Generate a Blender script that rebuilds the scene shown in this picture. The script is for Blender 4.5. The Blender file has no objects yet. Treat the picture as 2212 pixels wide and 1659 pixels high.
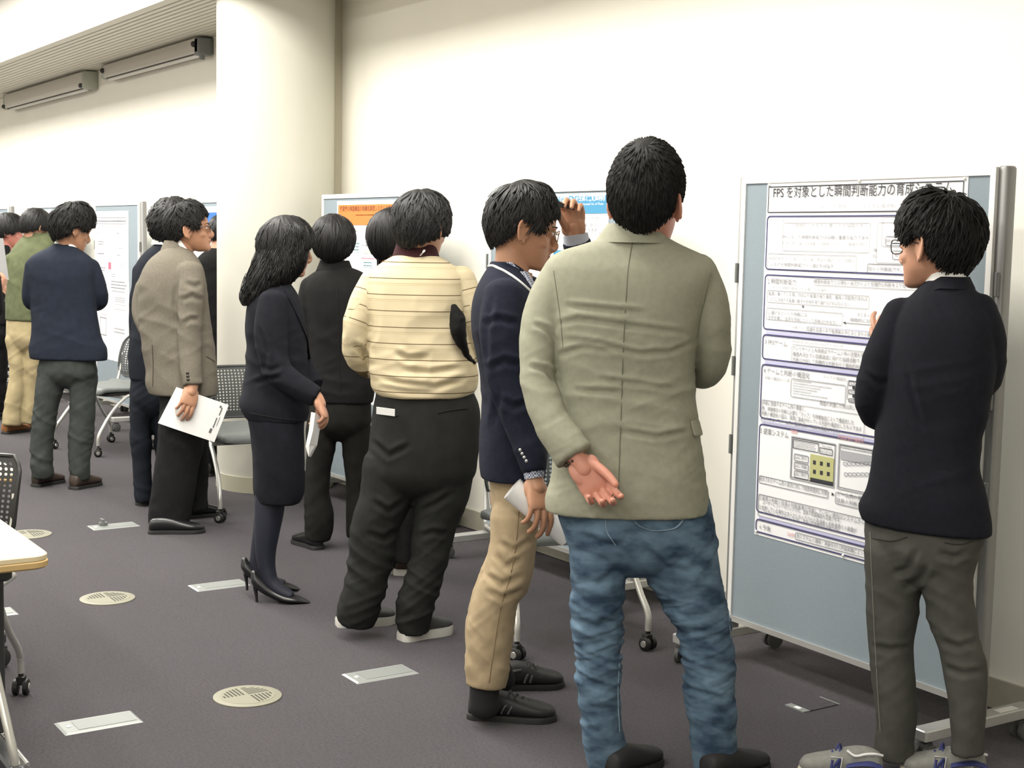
import bpy, bmesh, math, random
import numpy as np
random.seed(7); rng = np.random.default_rng(11)
scene = bpy.context.scene
COL = scene.collection
PI = math.pi

# ------------------------------------------------------------------ camera
FPX, IW, IH = 3049.0, 2212.0, 1659.0
YAW, PITCH, ROLL, CAMH = math.radians(56.61), math.radians(5.787), math.radians(1.123), 1.53
cf = np.array([-math.sin(YAW)*math.cos(PITCH), math.cos(YAW)*math.cos(PITCH), -math.sin(PITCH)])
_r = np.array([math.cos(YAW), math.sin(YAW), 0.0]); _u = np.cross(_r, cf)
cr_ = _r*math.cos(ROLL)+_u*math.sin(ROLL); cu_ = -_r*math.sin(ROLL)+_u*math.cos(ROLL)
CP = np.array([0.0, 0.0, CAMH])
from mathutils import Matrix, Vector
cam = bpy.data.cameras.new('camera'); cam.sensor_fit = 'HORIZONTAL'; cam.sensor_width = 36.0
cam.lens = FPX/IW*36.0; cam.clip_start = 0.05; cam.clip_end = 60
camo = bpy.data.objects.new('camera', cam); COL.objects.link(camo)
camo.matrix_world = Matrix(((cr_[0], cu_[0], -cf[0], CP[0]), (cr_[1], cu_[1], -cf[1], CP[1]), (cr_[2], cu_[2], -cf[2], CP[2]), (0, 0, 0, 1)))
scene.camera = camo

# ------------------------------------------------------------------ light and exposure
vs = scene.view_settings
vs.view_transform = 'Standard'; vs.look = 'None'; vs.gamma = 1.0; vs.use_curve_mapping = False
vs.exposure = 0.42
w = bpy.data.worlds.new('world'); scene.world = w; w.use_nodes = True
w.node_tree.nodes['Background'].inputs[0].default_value = (1.0, 0.96, 0.88, 1)
w.node_tree.nodes['Background'].inputs[1].default_value = 0.05
def strip(name, x, y, z, lx, ly, power, col=(1.0, 0.965, 0.90)):
    l = bpy.data.lights.new(name, 'AREA'); l.shape = 'RECTANGLE'; l.size = lx; l.size_y = ly; l.energy = power; l.color = col
    o = bpy.data.objects.new(name, l); COL.objects.link(o); o.location = (x, y, z)
    return o
# rows of ceiling lamps that run along the room
for i in range(6):
    strip('ceiling_lamp', -4.2-2.4*i, 1.95, 3.52, 2.0, 0.9, 84)
for i in range(8):
    strip('ceiling_lamp', 1.5-2.5*i, -0.3, 3.50, 1.9, 0.35, 42)
for i in range(7):
    strip('ceiling_lamp', 1.5-2.8*i, -3.0, 3.50, 1.9, 0.35, 42)

# ------------------------------------------------------------------ camera helpers (where things stand in the room)
def ray(x, y): return cf + cr_*(x-IW/2)/FPX + cu_*(IH/2-y)/FPX
def hit(x, y, ax, v):
    d = ray(x, y); return CP + d*((v-CP[ax])/d[ax])
def floor_at(x, y, z=0.0): return hit(x, y, 2, z)
def depth(p): return float((np.asarray(p, float)-CP) @ cf)
def at_depth(x, y, d): return CP + ray(x, y)*d

# ------------------------------------------------------------------ geometry helpers
class G:
    def __init__(s): s.v = []; s.f = []; s.n = 0
    def add(s, v, f):
        s.v.append(np.asarray(v, float).reshape(-1, 3)); b = s.n
        s.f += [tuple(i+b for i in q) for q in f]; s.n += len(s.v[-1]); return s
    def verts(s): return np.vstack(s.v) if s.v else np.zeros((0, 3))
    def move(s, m=None, t=None):
        V = s.verts()
        if m is not None: V = V @ np.asarray(m, float).T
        if t is not None: V = V + np.asarray(t, float)
        s.v = [V]; return s
    def merge(s, o): return s.add(o.verts(), o.f)

BOXF = [(0, 3, 2, 1), (4, 5, 6, 7), (0, 1, 5, 4), (1, 2, 6, 5), (2, 3, 7, 6), (3, 0, 4, 7)]
def box(g, c, sx, sy, sz, ax=None):
    c = np.asarray(c, float); X, Y, Z = (np.eye(3) if ax is None else np.asarray(ax, float))
    v = [c + X*sx/2*a + Y*sy/2*b + Z*sz/2*d for d in (-1, 1) for a, b in ((-1, -1), (1, -1), (1, 1), (-1, 1))]
    return g.add(v, BOXF)
def bbox(g, lo, hi):
    lo = np.asarray(lo, float); hi = np.asarray(hi, float)
    return box(g, (lo+hi)/2, *(hi-lo))
def rbox(g, c, sx, sy, sz, r=0.01, ax=None, seg=4):
    """box whose outline in its local XY plane has rounded corners, extruded along local Z with a small chamfer"""
    c = np.asarray(c, float); X, Y, Z = (np.eye(3) if ax is None else np.asarray(ax, float))
    out = []
    for qx, qy, a0 in ((1, 1, 0), (-1, 1, PI/2), (-1, -1, PI), (1, -1, 1.5*PI)):
        for k in range(seg+1):
            a = a0 + PI/2*k/seg
            out.append((qx*(sx/2-r)+r*math.cos(a), qy*(sy/2-r)+r*math.sin(a)))
    n = len(out); ch = min(r, sz/2)*0.4; V = []; F = []
    for z, s in ((-sz/2, ch), (-sz/2+ch, 0), (sz/2-ch, 0), (sz/2, ch)):
        for x, y in out:
            fx = 1-2*s/sx; fy = 1-2*s/sy
            V.append(c + X*x*fx + Y*y*fy + Z*z)
    for k in range(3):
        for i in range(n):
            j = (i+1) % n; F.append((k*n+i, k*n+j, k*n+n+j, k*n+n+i))
    F.append(tuple(range(n-1, -1, -1))); F.append(tuple(range(3*n, 4*n)))
    return g.add(V, F)
def resample(P, m):
    """cubic hermite through the rows of P with m steps in each span"""
    P = np.asarray(P, float); n = len(P)
    if m <= 1 or n < 3: return P
    d = np.linalg.norm(np.diff(P[:, :3], axis=0), axis=1); d = np.maximum(d, 1e-5)
    s = np.diff(P, axis=0)/d[:, None]; T = np.zeros_like(P)
    for i in range(1, n-1): T[i] = (s[i-1]*d[i]+s[i]*d[i-1])/(d[i]+d[i-1])
    T[0] = s[0]; T[-1] = s[-1]; out = []
    for i in range(n-1):
        for k in range(m):
            t = k/m; h = d[i]
            out.append((2*t**3-3*t**2+1)*P[i]+(t**3-2*t**2+t)*h*T[i]+(-2*t**3+3*t**2)*P[i+1]+(t**3-t**2)*h*T[i+1])
    out.append(P[-1]); return np.array(out)
def loft(g, C, A, B, seg=20, ex=2.0, caps=True):
    C = np.asarray(C, float); A = np.asarray(A, float); B = np.asarray(B, float)
    th = np.linspace(0, 2*PI, seg, endpoint=False); c = np.cos(th); s = np.sin(th)
    c = np.sign(c)*np.abs(c)**(2/ex); s = np.sign(s)*np.abs(s)**(2/ex)
    V = C[:, None, :] + c[None, :, None]*A[:, None, :] + s[None, :, None]*B[:, None, :]
    n = len(C); F = [(k*seg+i, k*seg+(i+1) % seg, (k+1)*seg+(i+1) % seg, (k+1)*seg+i) for k in range(n-1) for i in range(seg)]
    if caps: F.append(tuple(range(seg-1, -1, -1))); F.append(tuple(range((n-1)*seg, n*seg)))
    return g.add(V.reshape(-1, 3), F)
def norm(v):
    v = np.asarray(v, float); return v/max(np.linalg.norm(v), 1e-9)
def frames(P, ref):
    T = np.gradient(P, axis=0); T /= np.maximum(np.linalg.norm(T, axis=1), 1e-9)[:, None]
    A = np.cross(T, ref); bad = np.linalg.norm(A, axis=1) < 0.05
    if bad.any():
        A[bad] = np.cross(T[bad], np.array([0.31, 0.17, 0.93]))
    A /= np.linalg.norm(A, axis=1)[:, None]; return T, A, np.cross(A, T)
def pipe(g, P, r, seg=10, m=1, ref=(0.123, 0.21, 0.97), rb=None, rnd=False):
    """tube along points P with radius r (number or list)"""
    P = np.asarray(P, float); n = len(P); r = np.full(n, r, float) if np.isscalar(r) else np.asarray(r, float)
    b = r if rb is None else (np.full(n, rb, float) if np.isscalar(rb) else np.asarray(rb, float))
    Q = resample(np.column_stack([P, r, b]), m)
    P, r, b = Q[:, :3], np.maximum(Q[:, 3], 1e-4), np.maximum(Q[:, 4], 1e-4)
    if rnd:
        t0 = norm(P[0]-P[1]); t1 = norm(P[-1]-P[-2]); e0 = min(r[0], b[0]); e1 = min(r[-1], b[-1])
        P = np.vstack([P[0]+t0*e0*0.97, P[0]+t0*e0*0.7, P[0]+t0*e0*0.35, P, P[-1]+t1*e1*0.35, P[-1]+t1*e1*0.7, P[-1]+t1*e1*0.97])
        k = np.array([0.25, 0.71, 0.94]); r = np.concatenate([k*r[0], r, k[::-1]*r[-1]]); b = np.concatenate([k*b[0], b, k[::-1]*b[-1]])
    T, A, B = frames(P, np.asarray(ref, float))
    return loft(g, P, A*r[:, None], B*b[:, None], seg)
def ball(g, c, ax, ay, az, nu=16, nv=10):
    c = np.asarray(c, float); ax, ay, az = (np.asarray(a, float) for a in (ax, ay, az))
    V = [c-az]; F = []
    for j in range(1, nv):
        p = -PI/2+PI*j/nv
        for i in range(nu):
            t = 2*PI*i/nu; V.append(c+math.cos(p)*(math.cos(t)*ax+math.sin(t)*ay)+math.sin(p)*az)
    V.append(c+az); L = len(V)-1
    for i in range(nu):
        k = (i+1) % nu
        F.append((0, 1+k, 1+i)); F.append((L, L-nu+i, L-nu+k))
        for j in range(nv-2): F.append((1+j*nu+i, 1+j*nu+k, 1+(j+1)*nu+k, 1+(j+1)*nu+i))
    return g.add(V, F)
def sph(g, c, r, nu=12, nv=8): return ball(g, c, (r, 0, 0), (0, r, 0), (0, 0, r), nu, nv)
def cyl(g, a, b, r, seg=14): return pipe(g, [a, b], r, seg)

# ------------------------------------------------------------------ objects
def mesh_of(g, name):
    me = bpy.data.meshes.new(name); me.from_pydata(g.verts().tolist(), [], g.f); me.update(); return me
def link(name, me, mat, parent=None, loc=(0, 0, 0), smooth=False):
    o = bpy.data.objects.new(name, me); COL.objects.link(o); o.location = loc
    if parent is not None: o.parent = parent
    if mat is not None and not me.materials: me.materials.append(mat)
    if smooth: me.polygons.foreach_set('use_smooth', [True]*len(me.polygons))
    return o
def sharp(me, deg=35):
    me.polygons.foreach_set('use_smooth', [True]*len(me.polygons))
    try: me.set_sharp_from_angle(angle=math.radians(deg))
    except Exception: pass
def part(name, g, mat, parent, smooth=None, label=None):
    """a mesh under its thing; the geometry is given in the thing's own coordinates"""
    me = mesh_of(g, name); o = link(name, me, mat, parent)
    if smooth: sharp(me, smooth)
    if label: o['label'] = label
    return o
def tag(o, label=None, cat=None, group=None, kind=None):
    if label: o['label'] = label
    if cat: o['category'] = cat
    if group: o['group'] = group
    if kind: o['kind'] = kind
    return o
def thing(name, loc=(0, 0, 0), rz=0.0, label=None, cat=None, group=None):
    o = bpy.data.objects.new(name, None); COL.objects.link(o); o.location = loc; o.rotation_euler = (0, 0, rz); o.empty_display_size = 0.1
    return tag(o, label, cat, group)
def copy_tree(o, parent=None):
    c = o.copy(); COL.objects.link(c); c.parent = parent
    for ch in list(o.children): copy_tree(ch, c)
    return c

# ------------------------------------------------------------------ materials
def _n(nt, t, **k):
    n = nt.nodes.new(t)
    for a, b in k.items(): setattr(n, a, b)
    return n
MATS = {}
def mat(name, col, rough=0.6, metal=0.0, var=0.0, vscale=20.0, bump=0.0, bscale=200.0, coat=0.0, sheen=0.0, spec=0.5, col2=None, sss=0.0, stretch=None, alpha=1.0):
    if name in MATS: return MATS[name]
    m = bpy.data.materials.new(name); m.use_nodes = True; nt = m.node_tree; p = nt.nodes['Principled BSDF']
    p.inputs['Base Color'].default_value = (*col, 1); p.inputs['Roughness'].default_value = rough; p.inputs['Metallic'].default_value = metal
    p.inputs['Specular IOR Level'].default_value = spec
    if coat: p.inputs['Coat Weight'].default_value = coat
    if sheen: p.inputs['Sheen Weight'].default_value = sheen; p.inputs['Sheen Roughness'].default_value = 0.5
    if sss: p.inputs['Subsurface Weight'].default_value = sss; p.inputs['Subsurface Radius'].default_value = (0.012, 0.005, 0.003); p.inputs['Subsurface Scale'].default_value = 1.0
    if alpha < 1: p.inputs['Alpha'].default_value = alpha
    tc = _n(nt, 'ShaderNodeTexCoord'); vec = tc.outputs['Object']
    if stretch is not None:
        mp = _n(nt, 'ShaderNodeMapping'); mp.inputs['Scale'].default_value = stretch; nt.links.new(vec, mp.inputs['Vector']); vec = mp.outputs['Vector']
    if var or col2:
        nz = _n(nt, 'ShaderNodeTexNoise'); nz.inputs['Scale'].default_value = vscale; nz.inputs['Detail'].default_value = 5; nt.links.new(vec, nz.inputs['Vector'])
        rp = _n(nt, 'ShaderNodeValToRGB'); c2 = col2 if col2 else tuple(max(0, c*(1-var)) for c in col); c1 = col if col2 else tuple(min(1, c*(1+var)) for c in col)
        rp.color_ramp.elements[0].position = 0.32; rp.color_ramp.elements[1].position = 0.68
        rp.color_ramp.elements[0].color = (*c2, 1); rp.color_ramp.elements[1].color = (*c1, 1)
        nt.links.new(nz.outputs['Fac'], rp.inputs['Fac']); nt.links.new(rp.outputs['Color'], p.inputs['Base Color'])
    if bump:
        nb = _n(nt, 'ShaderNodeTexNoise'); nb.inputs['Scale'].default_value = bscale; nb.inputs['Detail'].default_value = 3; nt.links.new(vec, nb.inputs['Vector'])
        bp = _n(nt, 'ShaderNodeBump'); bp.inputs['Strength'].default_value = bump; bp.inputs['Distance'].default_value = 0.004
        nt.links.new(nb.outputs['Fac'], bp.inputs['Height']); nt.links.new(bp.outputs['Normal'], p.inputs['Normal'])
    MATS[name] = m; return m
def srgb(r, g, b):
    f = lambda c: (c/255/12.92) if c/255 <= 0.04045 else ((c/255+0.055)/1.055)**2.4
    return (f(r), f(g), f(b))

# ------------------------------------------------------------------ the room
YW = 3.92            # face of the long wall
X0, X1, YB, ZC = -19.0, 3.2, -5.0, 3.62
ZS, YS = 2.97, 3.08  # underside and front edge of the soffit
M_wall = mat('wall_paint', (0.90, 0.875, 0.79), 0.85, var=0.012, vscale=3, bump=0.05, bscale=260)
M_ceil = mat('ceiling_paint', (0.86, 0.84, 0.78), 0.9)
M_base = mat('baseboard_vinyl', (0.42, 0.40, 0.32), 0.6, var=0.05)
M_rib = mat('soffit_metal', (0.62, 0.59, 0.50), 0.5)
def struct(name, g, m, smooth=None, label=None):
    o = part(name, g, m, None, smooth); o['kind'] = 'structure'
    if label: o['label'] = label
    return o
g = G(); bbox(g, (X0, YW, 0), (X1, YW+0.15, ZC)); struct('wall_long', g, M_wall, label='cream painted long wall behind the poster boards')
g = G(); bbox(g, (X0, YB-0.15, 0), (X1, YB, ZC)); struct('wall_opposite', g, M_wall)
g = G(); bbox(g, (X0-0.15, YB, 0), (X0, YW, ZC)); struct('wall_far', g, M_wall)
g = G(); bbox(g, (X1, YB, 0), (X1+0.15, YW, ZC)); struct('wall_near', g, M_wall)
g = G(); bbox(g, (X0, YB, ZC), (X1, YW+0.15, ZC+0.15)); struct('ceiling', g, M_ceil)
# soffit along the wall: fascia, edge lip and a ribbed underside
g = G(); bbox(g, (X0, YS, ZS+0.04), (X1, YW, ZC)); sof = struct('ceiling_soffit', g, M_ceil, label='lowered white soffit running along the long wall')
n = 15; per = (YW-YS-0.03)/n
g = G(); bbox(g, (X0, YS-0.012, ZS-0.004), (X1, YS+0.03, ZS+0.06)); part('edge_trim', g, M_rib, sof)
me_rib = None
for i in range(n):
    y = YS+0.03+per*(i+0.5)
    if me_rib is None:
        g = G(); prof = [(-per*0.5, 0.034), (-per*0.44, 0.004), (-per*0.36, 0), (per*0.30, 0), (per*0.38, 0.004), (per*0.43, 0.034)]
        V = [(x, p[0], p[1]) for x in (X0, X1) for p in prof]; k = len(prof)
        g.add(V, [(j, j+1, k+j+1, k+j) for j in range(k-1)] + [tuple(range(k)), tuple(range(2*k-1, k-1, -1)), (0, k, 2*k-1, k-1)])
        me_rib = mesh_of(g, 'rib'); me_rib.materials.append(M_rib)
    o = link('rib', me_rib, M_rib, sof, (0, y, ZS))
# baseboards
g = G(); bbox(g, (X0, YW-0.012, 0), (X1, YW, 0.10)); struct('baseboard_long', g, M_base)
# the round column and the strip that joins it to the wall
CX, CY, CR = -8.03, 3.545, 0.352
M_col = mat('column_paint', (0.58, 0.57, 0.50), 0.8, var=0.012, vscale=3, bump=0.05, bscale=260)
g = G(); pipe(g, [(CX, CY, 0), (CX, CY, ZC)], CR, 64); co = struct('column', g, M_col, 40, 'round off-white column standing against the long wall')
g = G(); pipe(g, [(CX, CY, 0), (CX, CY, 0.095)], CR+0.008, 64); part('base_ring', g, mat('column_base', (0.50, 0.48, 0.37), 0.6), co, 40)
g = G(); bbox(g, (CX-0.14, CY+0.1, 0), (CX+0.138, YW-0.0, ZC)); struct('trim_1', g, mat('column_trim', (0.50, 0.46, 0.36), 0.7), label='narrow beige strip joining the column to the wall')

# carpet: a slab with carpet tiles laid on it
TS = 0.49
M_carp = mat('carpet', (0.112, 0.100, 0.115), 0.95, bump=0.9, bscale=330, sheen=0.15)
nt = M_carp.node_tree; p = nt.nodes['Principled BSDF']
tc = _n(nt, 'ShaderNodeTexCoord'); nz = _n(nt, 'ShaderNodeTexNoise'); nz.inputs['Scale'].default_value = 110; nz.inputs['Detail'].default_value = 4
n2 = _n(nt, 'ShaderNodeTexNoise'); n2.inputs['Scale'].default_value = 1.6; n2.inputs['Detail'].default_value = 3
geo = _n(nt, 'ShaderNodeNewGeometry'); oi = _n(nt, 'ShaderNodeObjectInfo')
nt.links.new(geo.outputs['Position'], nz.inputs['Vector']); nt.links.new(geo.outputs['Position'], n2.inputs['Vector'])
rp = _n(nt, 'ShaderNodeValToRGB'); rp.color_ramp.elements[0].position = 0.3; rp.color_ramp.elements[1].position = 0.72
rp.color_ramp.elements[0].color = (0.013, 0.0100, 0.0138, 1); rp.color_ramp.elements[1].color = (0.052, 0.0425, 0.055, 1)
nt.links.new(nz.outputs['Fac'], rp.inputs['Fac'])
ma = _n(nt, 'ShaderNodeMath', operation='MULTIPLY_ADD'); ma.inputs[1].default_value = 0.08; ma.inputs[2].default_value = 0.80
mb = _n(nt, 'ShaderNodeMath', operation='MULTIPLY_ADD'); mb.inputs[1].default_value = 0.34
nt.links.new(oi.outputs['Random'], ma.inputs[0]); nt.links.new(n2.outputs['Fac'], mb.inputs[0]); nt.links.new(ma.outputs[0], mb.inputs[2])
mx = _n(nt, 'ShaderNodeVectorMath', operation='SCALE'); nt.links.new(rp.outputs['Color'], mx.inputs[0]); nt.links.new(mb.outputs[0], mx.inputs['Scale'])
nt.links.new(mx.outputs[0], p.inputs['Base Color'])
g = G(); bbox(g, (X0, YB, -0.12), (X1, YW, -0.006)); flo = struct('floor', g, M_carp, label='dark purple-grey carpet tile floor')
g = G(); h = TS/2-0.00005
g.add([(-h, -h, -0.006), (h, -h, -0.006), (h, h, -0.006), (-h, h, -0.006), (-h, -h, -0.0002), (h, -h, -0.0002), (h, h, -0.0002), (-h, h, -0.0002),
       (-h+.001, -h+.001, 0), (h-.001, -h+.001, 0), (h-.001, h-.001, 0), (-h+.001, h-.001, 0)],
      [(0, 1, 5, 4), (1, 2, 6, 5), (2, 3, 7, 6), (3, 0, 4, 7), (4, 5, 9, 8), (5, 6, 10, 9), (6, 7, 11, 10), (7, 4, 8, 11), (8, 9, 10, 11)])
me_t = mesh_of(g, 'carpet_tile'); me_t.materials.append(M_carp)
NT = 0; rest = G()
for ix in range(-38, 6):
    for iy in range(-10, 8):
        c = np.array([-4.29+TS*(ix+9)-TS*9, 1.06+TS*(iy+0.5)-TS, 0.0])
        if c[1]+h > YW or c[0]+h > X1-0.02 or c[1]-h < YB or c[0]-h < X0: continue
        d = c-CP; z = d @ cf; u = FPX*(d @ cr_)/max(z, .01)+IW/2; v = IH/2-FPX*(d @ cu_)/max(z, .01)
        if z > 1 and -160 < u < IW+160 and 820 < v < IH+160 and z < 12 and NT < 290:
            o = link('carpet_tile', me_t, M_carp, flo, c); o.rotation_euler[2] = PI/2*random.randrange(4); NT += 1
        elif z > 0.5 and -900 < u < IW+900: box(rest, c-np.array([0, 0, .003]), 2*h, 2*h, 0.006)
if rest.n: o = part('carpet_tile_field', rest, M_carp, flo); o['kind'] = 'stuff'
# ------------------------------------------------------------------ shared materials
M_alu = mat('brushed_aluminium', (0.62, 0.62, 0.60), 0.38, 0.55, var=0.04, vscale=8)
M_rail = mat('white_aluminium_rail', (0.86, 0.86, 0.84), 0.45, 0.1)
M_post = mat('grey_board_post', (0.24, 0.24, 0.235), 0.42, 0.3)
M_panel = mat('blue_grey_felt', (0.27, 0.325, 0.365), 0.95, var=0.05, vscale=260, bump=0.3, bscale=900)
M_dark = mat('dark_plastic', (0.035, 0.035, 0.035), 0.45)
M_grey = mat('mid_grey_plastic', (0.16, 0.17, 0.165), 0.5)
M_rubber = mat('caster_rubber', (0.09, 0.09, 0.088), 0.7)
M_chrome = mat('satin_chrome', (0.72, 0.71, 0.68), 0.28, 0.85)
M_paper = mat('poster_paper', (0.93, 0.94, 0.96), 0.55)
M_sheet = mat('white_paper', (0.74, 0.74, 0.73), 0.6, var=0.01)
def ink(name, c): return mat('print_'+name, c, 0.7)
INK = {'k': ink('black', (0.035, 0.035, 0.045)), 'g': ink('grey', (0.24, 0.24, 0.27)), 'l': ink('pale_grey', (0.44, 0.45, 0.48)), 'b': ink('navy', (0.065, 0.065, 0.17)),
       'p': ink('lilac', (0.55, 0.55, 0.78)), 'r': ink('red', (0.80, 0.42, 0.42)), 'w': ink('white', (0.93, 0.95, 0.96)), 'o': ink('orange', (0.78, 0.22, 0.05)), 'n': ink('brown', (0.22, 0.07, 0.02)),
       'n2': ink('pale_brown', (0.55, 0.25, 0.08)), 'c': ink('sky_blue', (0.06, 0.27, 0.47)), 'm': ink('map_yellow', (0.52, 0.52, 0.24)), 'e': ink('light_green', (0.62, 0.78, 0.52)), 's': ink('pink', (0.80, 0.16, 0.24)),
       'a': ink('pale_cyan', (0.55, 0.80, 0.86)), 'u': ink('strong_blue', (0.03, 0.16, 0.62))}

# ------------------------------------------------------------------ poster boards on casters
BW, BT, BB = 1.12, 1.775, 0.142      # panel width, top and bottom heights
def board_meshes():
    d = {}
    g = G(); bbox(g, (-BW/2+.012, -0.004, BB+.012), (BW/2-.012, 0.022, BT-.012)); d['felt_panel'] = (g, M_panel)
    g = G(); bbox(g, (-BW/2, -0.010, BT-.024), (BW/2, 0.026, BT)); d['top_rail'] = (g, M_rail)
    g = G(); bbox(g, (-BW/2, -0.010, BB), (BW/2, 0.026, BB+.020)); d['bottom_rail'] = (g, M_alu)
    for s in (-1, 1):
        g = G(); bbox(g, (s*BW/2-.02*(s > 0), -0.010, BB+.020), (s*BW/2+.02*(s < 0), 0.026, BT-.024)); d['side_rail'+'+-'[s > 0]] = (g, M_rail)
        g = G(); C = [(s*(BW/2+.012), .026, z) for z in (.085, BT-.004, BT+.003)]
        loft(g, C, [(0.022*k, 0, 0) for k in (1, 1, .8)], [(0, .024*k, 0) for k in (1, 1, .8)], 16, 3.0); d['post'+'+-'[s > 0]] = (g, M_post)
        g = G(); rbox(g, (s*(BW/2+.012), 0.015, 0.092), .058, .50, .034, .008); d['foot_beam'+'+-'[s > 0]] = (g, M_alu)
    return d
BD = {k: (mesh_of(g, k.rstrip('+-')), m) for k, (g, m) in board_meshes().items()}
for k, (me, m) in BD.items(): me.materials.append(m); sharp(me, 40)
def caster_mesh(r, w, hub=True):
    g = G()
    for s in (-1, 1): pipe(g, [(s*w*.15, 0, r), (s*w*.18, 0, r), (s*w*.46, 0, r), (s*w*.5, 0, r)], [r*.7, r*.97, r, r*.86], 18)
    rbox(g, (0, r*.15, r*1.65), w*.62, r*1.3, r*.9, r*.3); return g
ME_CAST = mesh_of(caster_mesh(.031, .05), 'caster'); ME_CAST.materials.append(M_rubber); sharp(ME_CAST, 45)
g = G(); rbox(g, (0, 0, 0), .012, .012, .072, .004); ME_CLIP = mesh_of(g, 'clip'); ME_CLIP.materials.append(M_grey)
g = G(); box(g, (0, 0, 0), .028, .085, .0012); ME_STICK = mesh_of(g, 'sticker'); ME_STICK.materials.append(mat('sticker_white', (0.85, 0.85, 0.82), 0.5))
def board(cx, cy, rz, label):
    t = thing('poster_board', (cx, cy, 0), rz, label, 'poster board', 'poster boards on casters')
    for k, (me, m) in BD.items(): link(k.rstrip('+-'), me, m, t)
    beams = [c for c in t.children if c.name.startswith('foot_beam')]
    for b, s in zip(beams, (-1, 1)):
        for y in (-.205, .235): o = link('caster', ME_CAST, M_rubber, b, (s*(BW/2+.012), y, 0)); o.rotation_euler[2] = random.uniform(-.6, .6)
        link('sticker', ME_STICK, None, b, (s*(BW/2+.012)+.004, .15, .1098))
    for b, s in zip([c for c in t.children if c.name.startswith('post')], (-1, 1)):
        for z in (1.43, 1.09, .80): link('clip', ME_CLIP, M_grey, b, (s*(BW/2+.020), -.004, z))
    return t
boards = {}
for key, cx, cy, rz, lab in (
    ('4', -3.29, 3.5145, math.atan(-.0223), 'grey framed felt poster board with the FPS poster beside the young man'),
    ('3', -5.19, 3.65, 0.0, 'felt poster board with the sky blue headed poster behind the sage blazer'),
    ('2', -6.965, 3.62, 0.0, 'felt poster board with the orange headed poster next to the column'),
    ('A', -9.62, 3.62, 0.0, 'felt poster board half hidden behind the column, blue headed poster'),
    ('1', -11.33, 3.62, 0.0, 'felt poster board with tall white poster between the navy jacket and taupe jacket'),
    ('0', -13.50, 3.62, 0.0, 'felt poster board with white sheet behind the green jacket'),
    ('L', -15.33, 3.62, 0.0, 'felt poster board cut off by the left picture edge')):
    boards[key] = board(cx, cy, rz, lab); boards[key]['geo'] = [cx, cy, rz]

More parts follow.
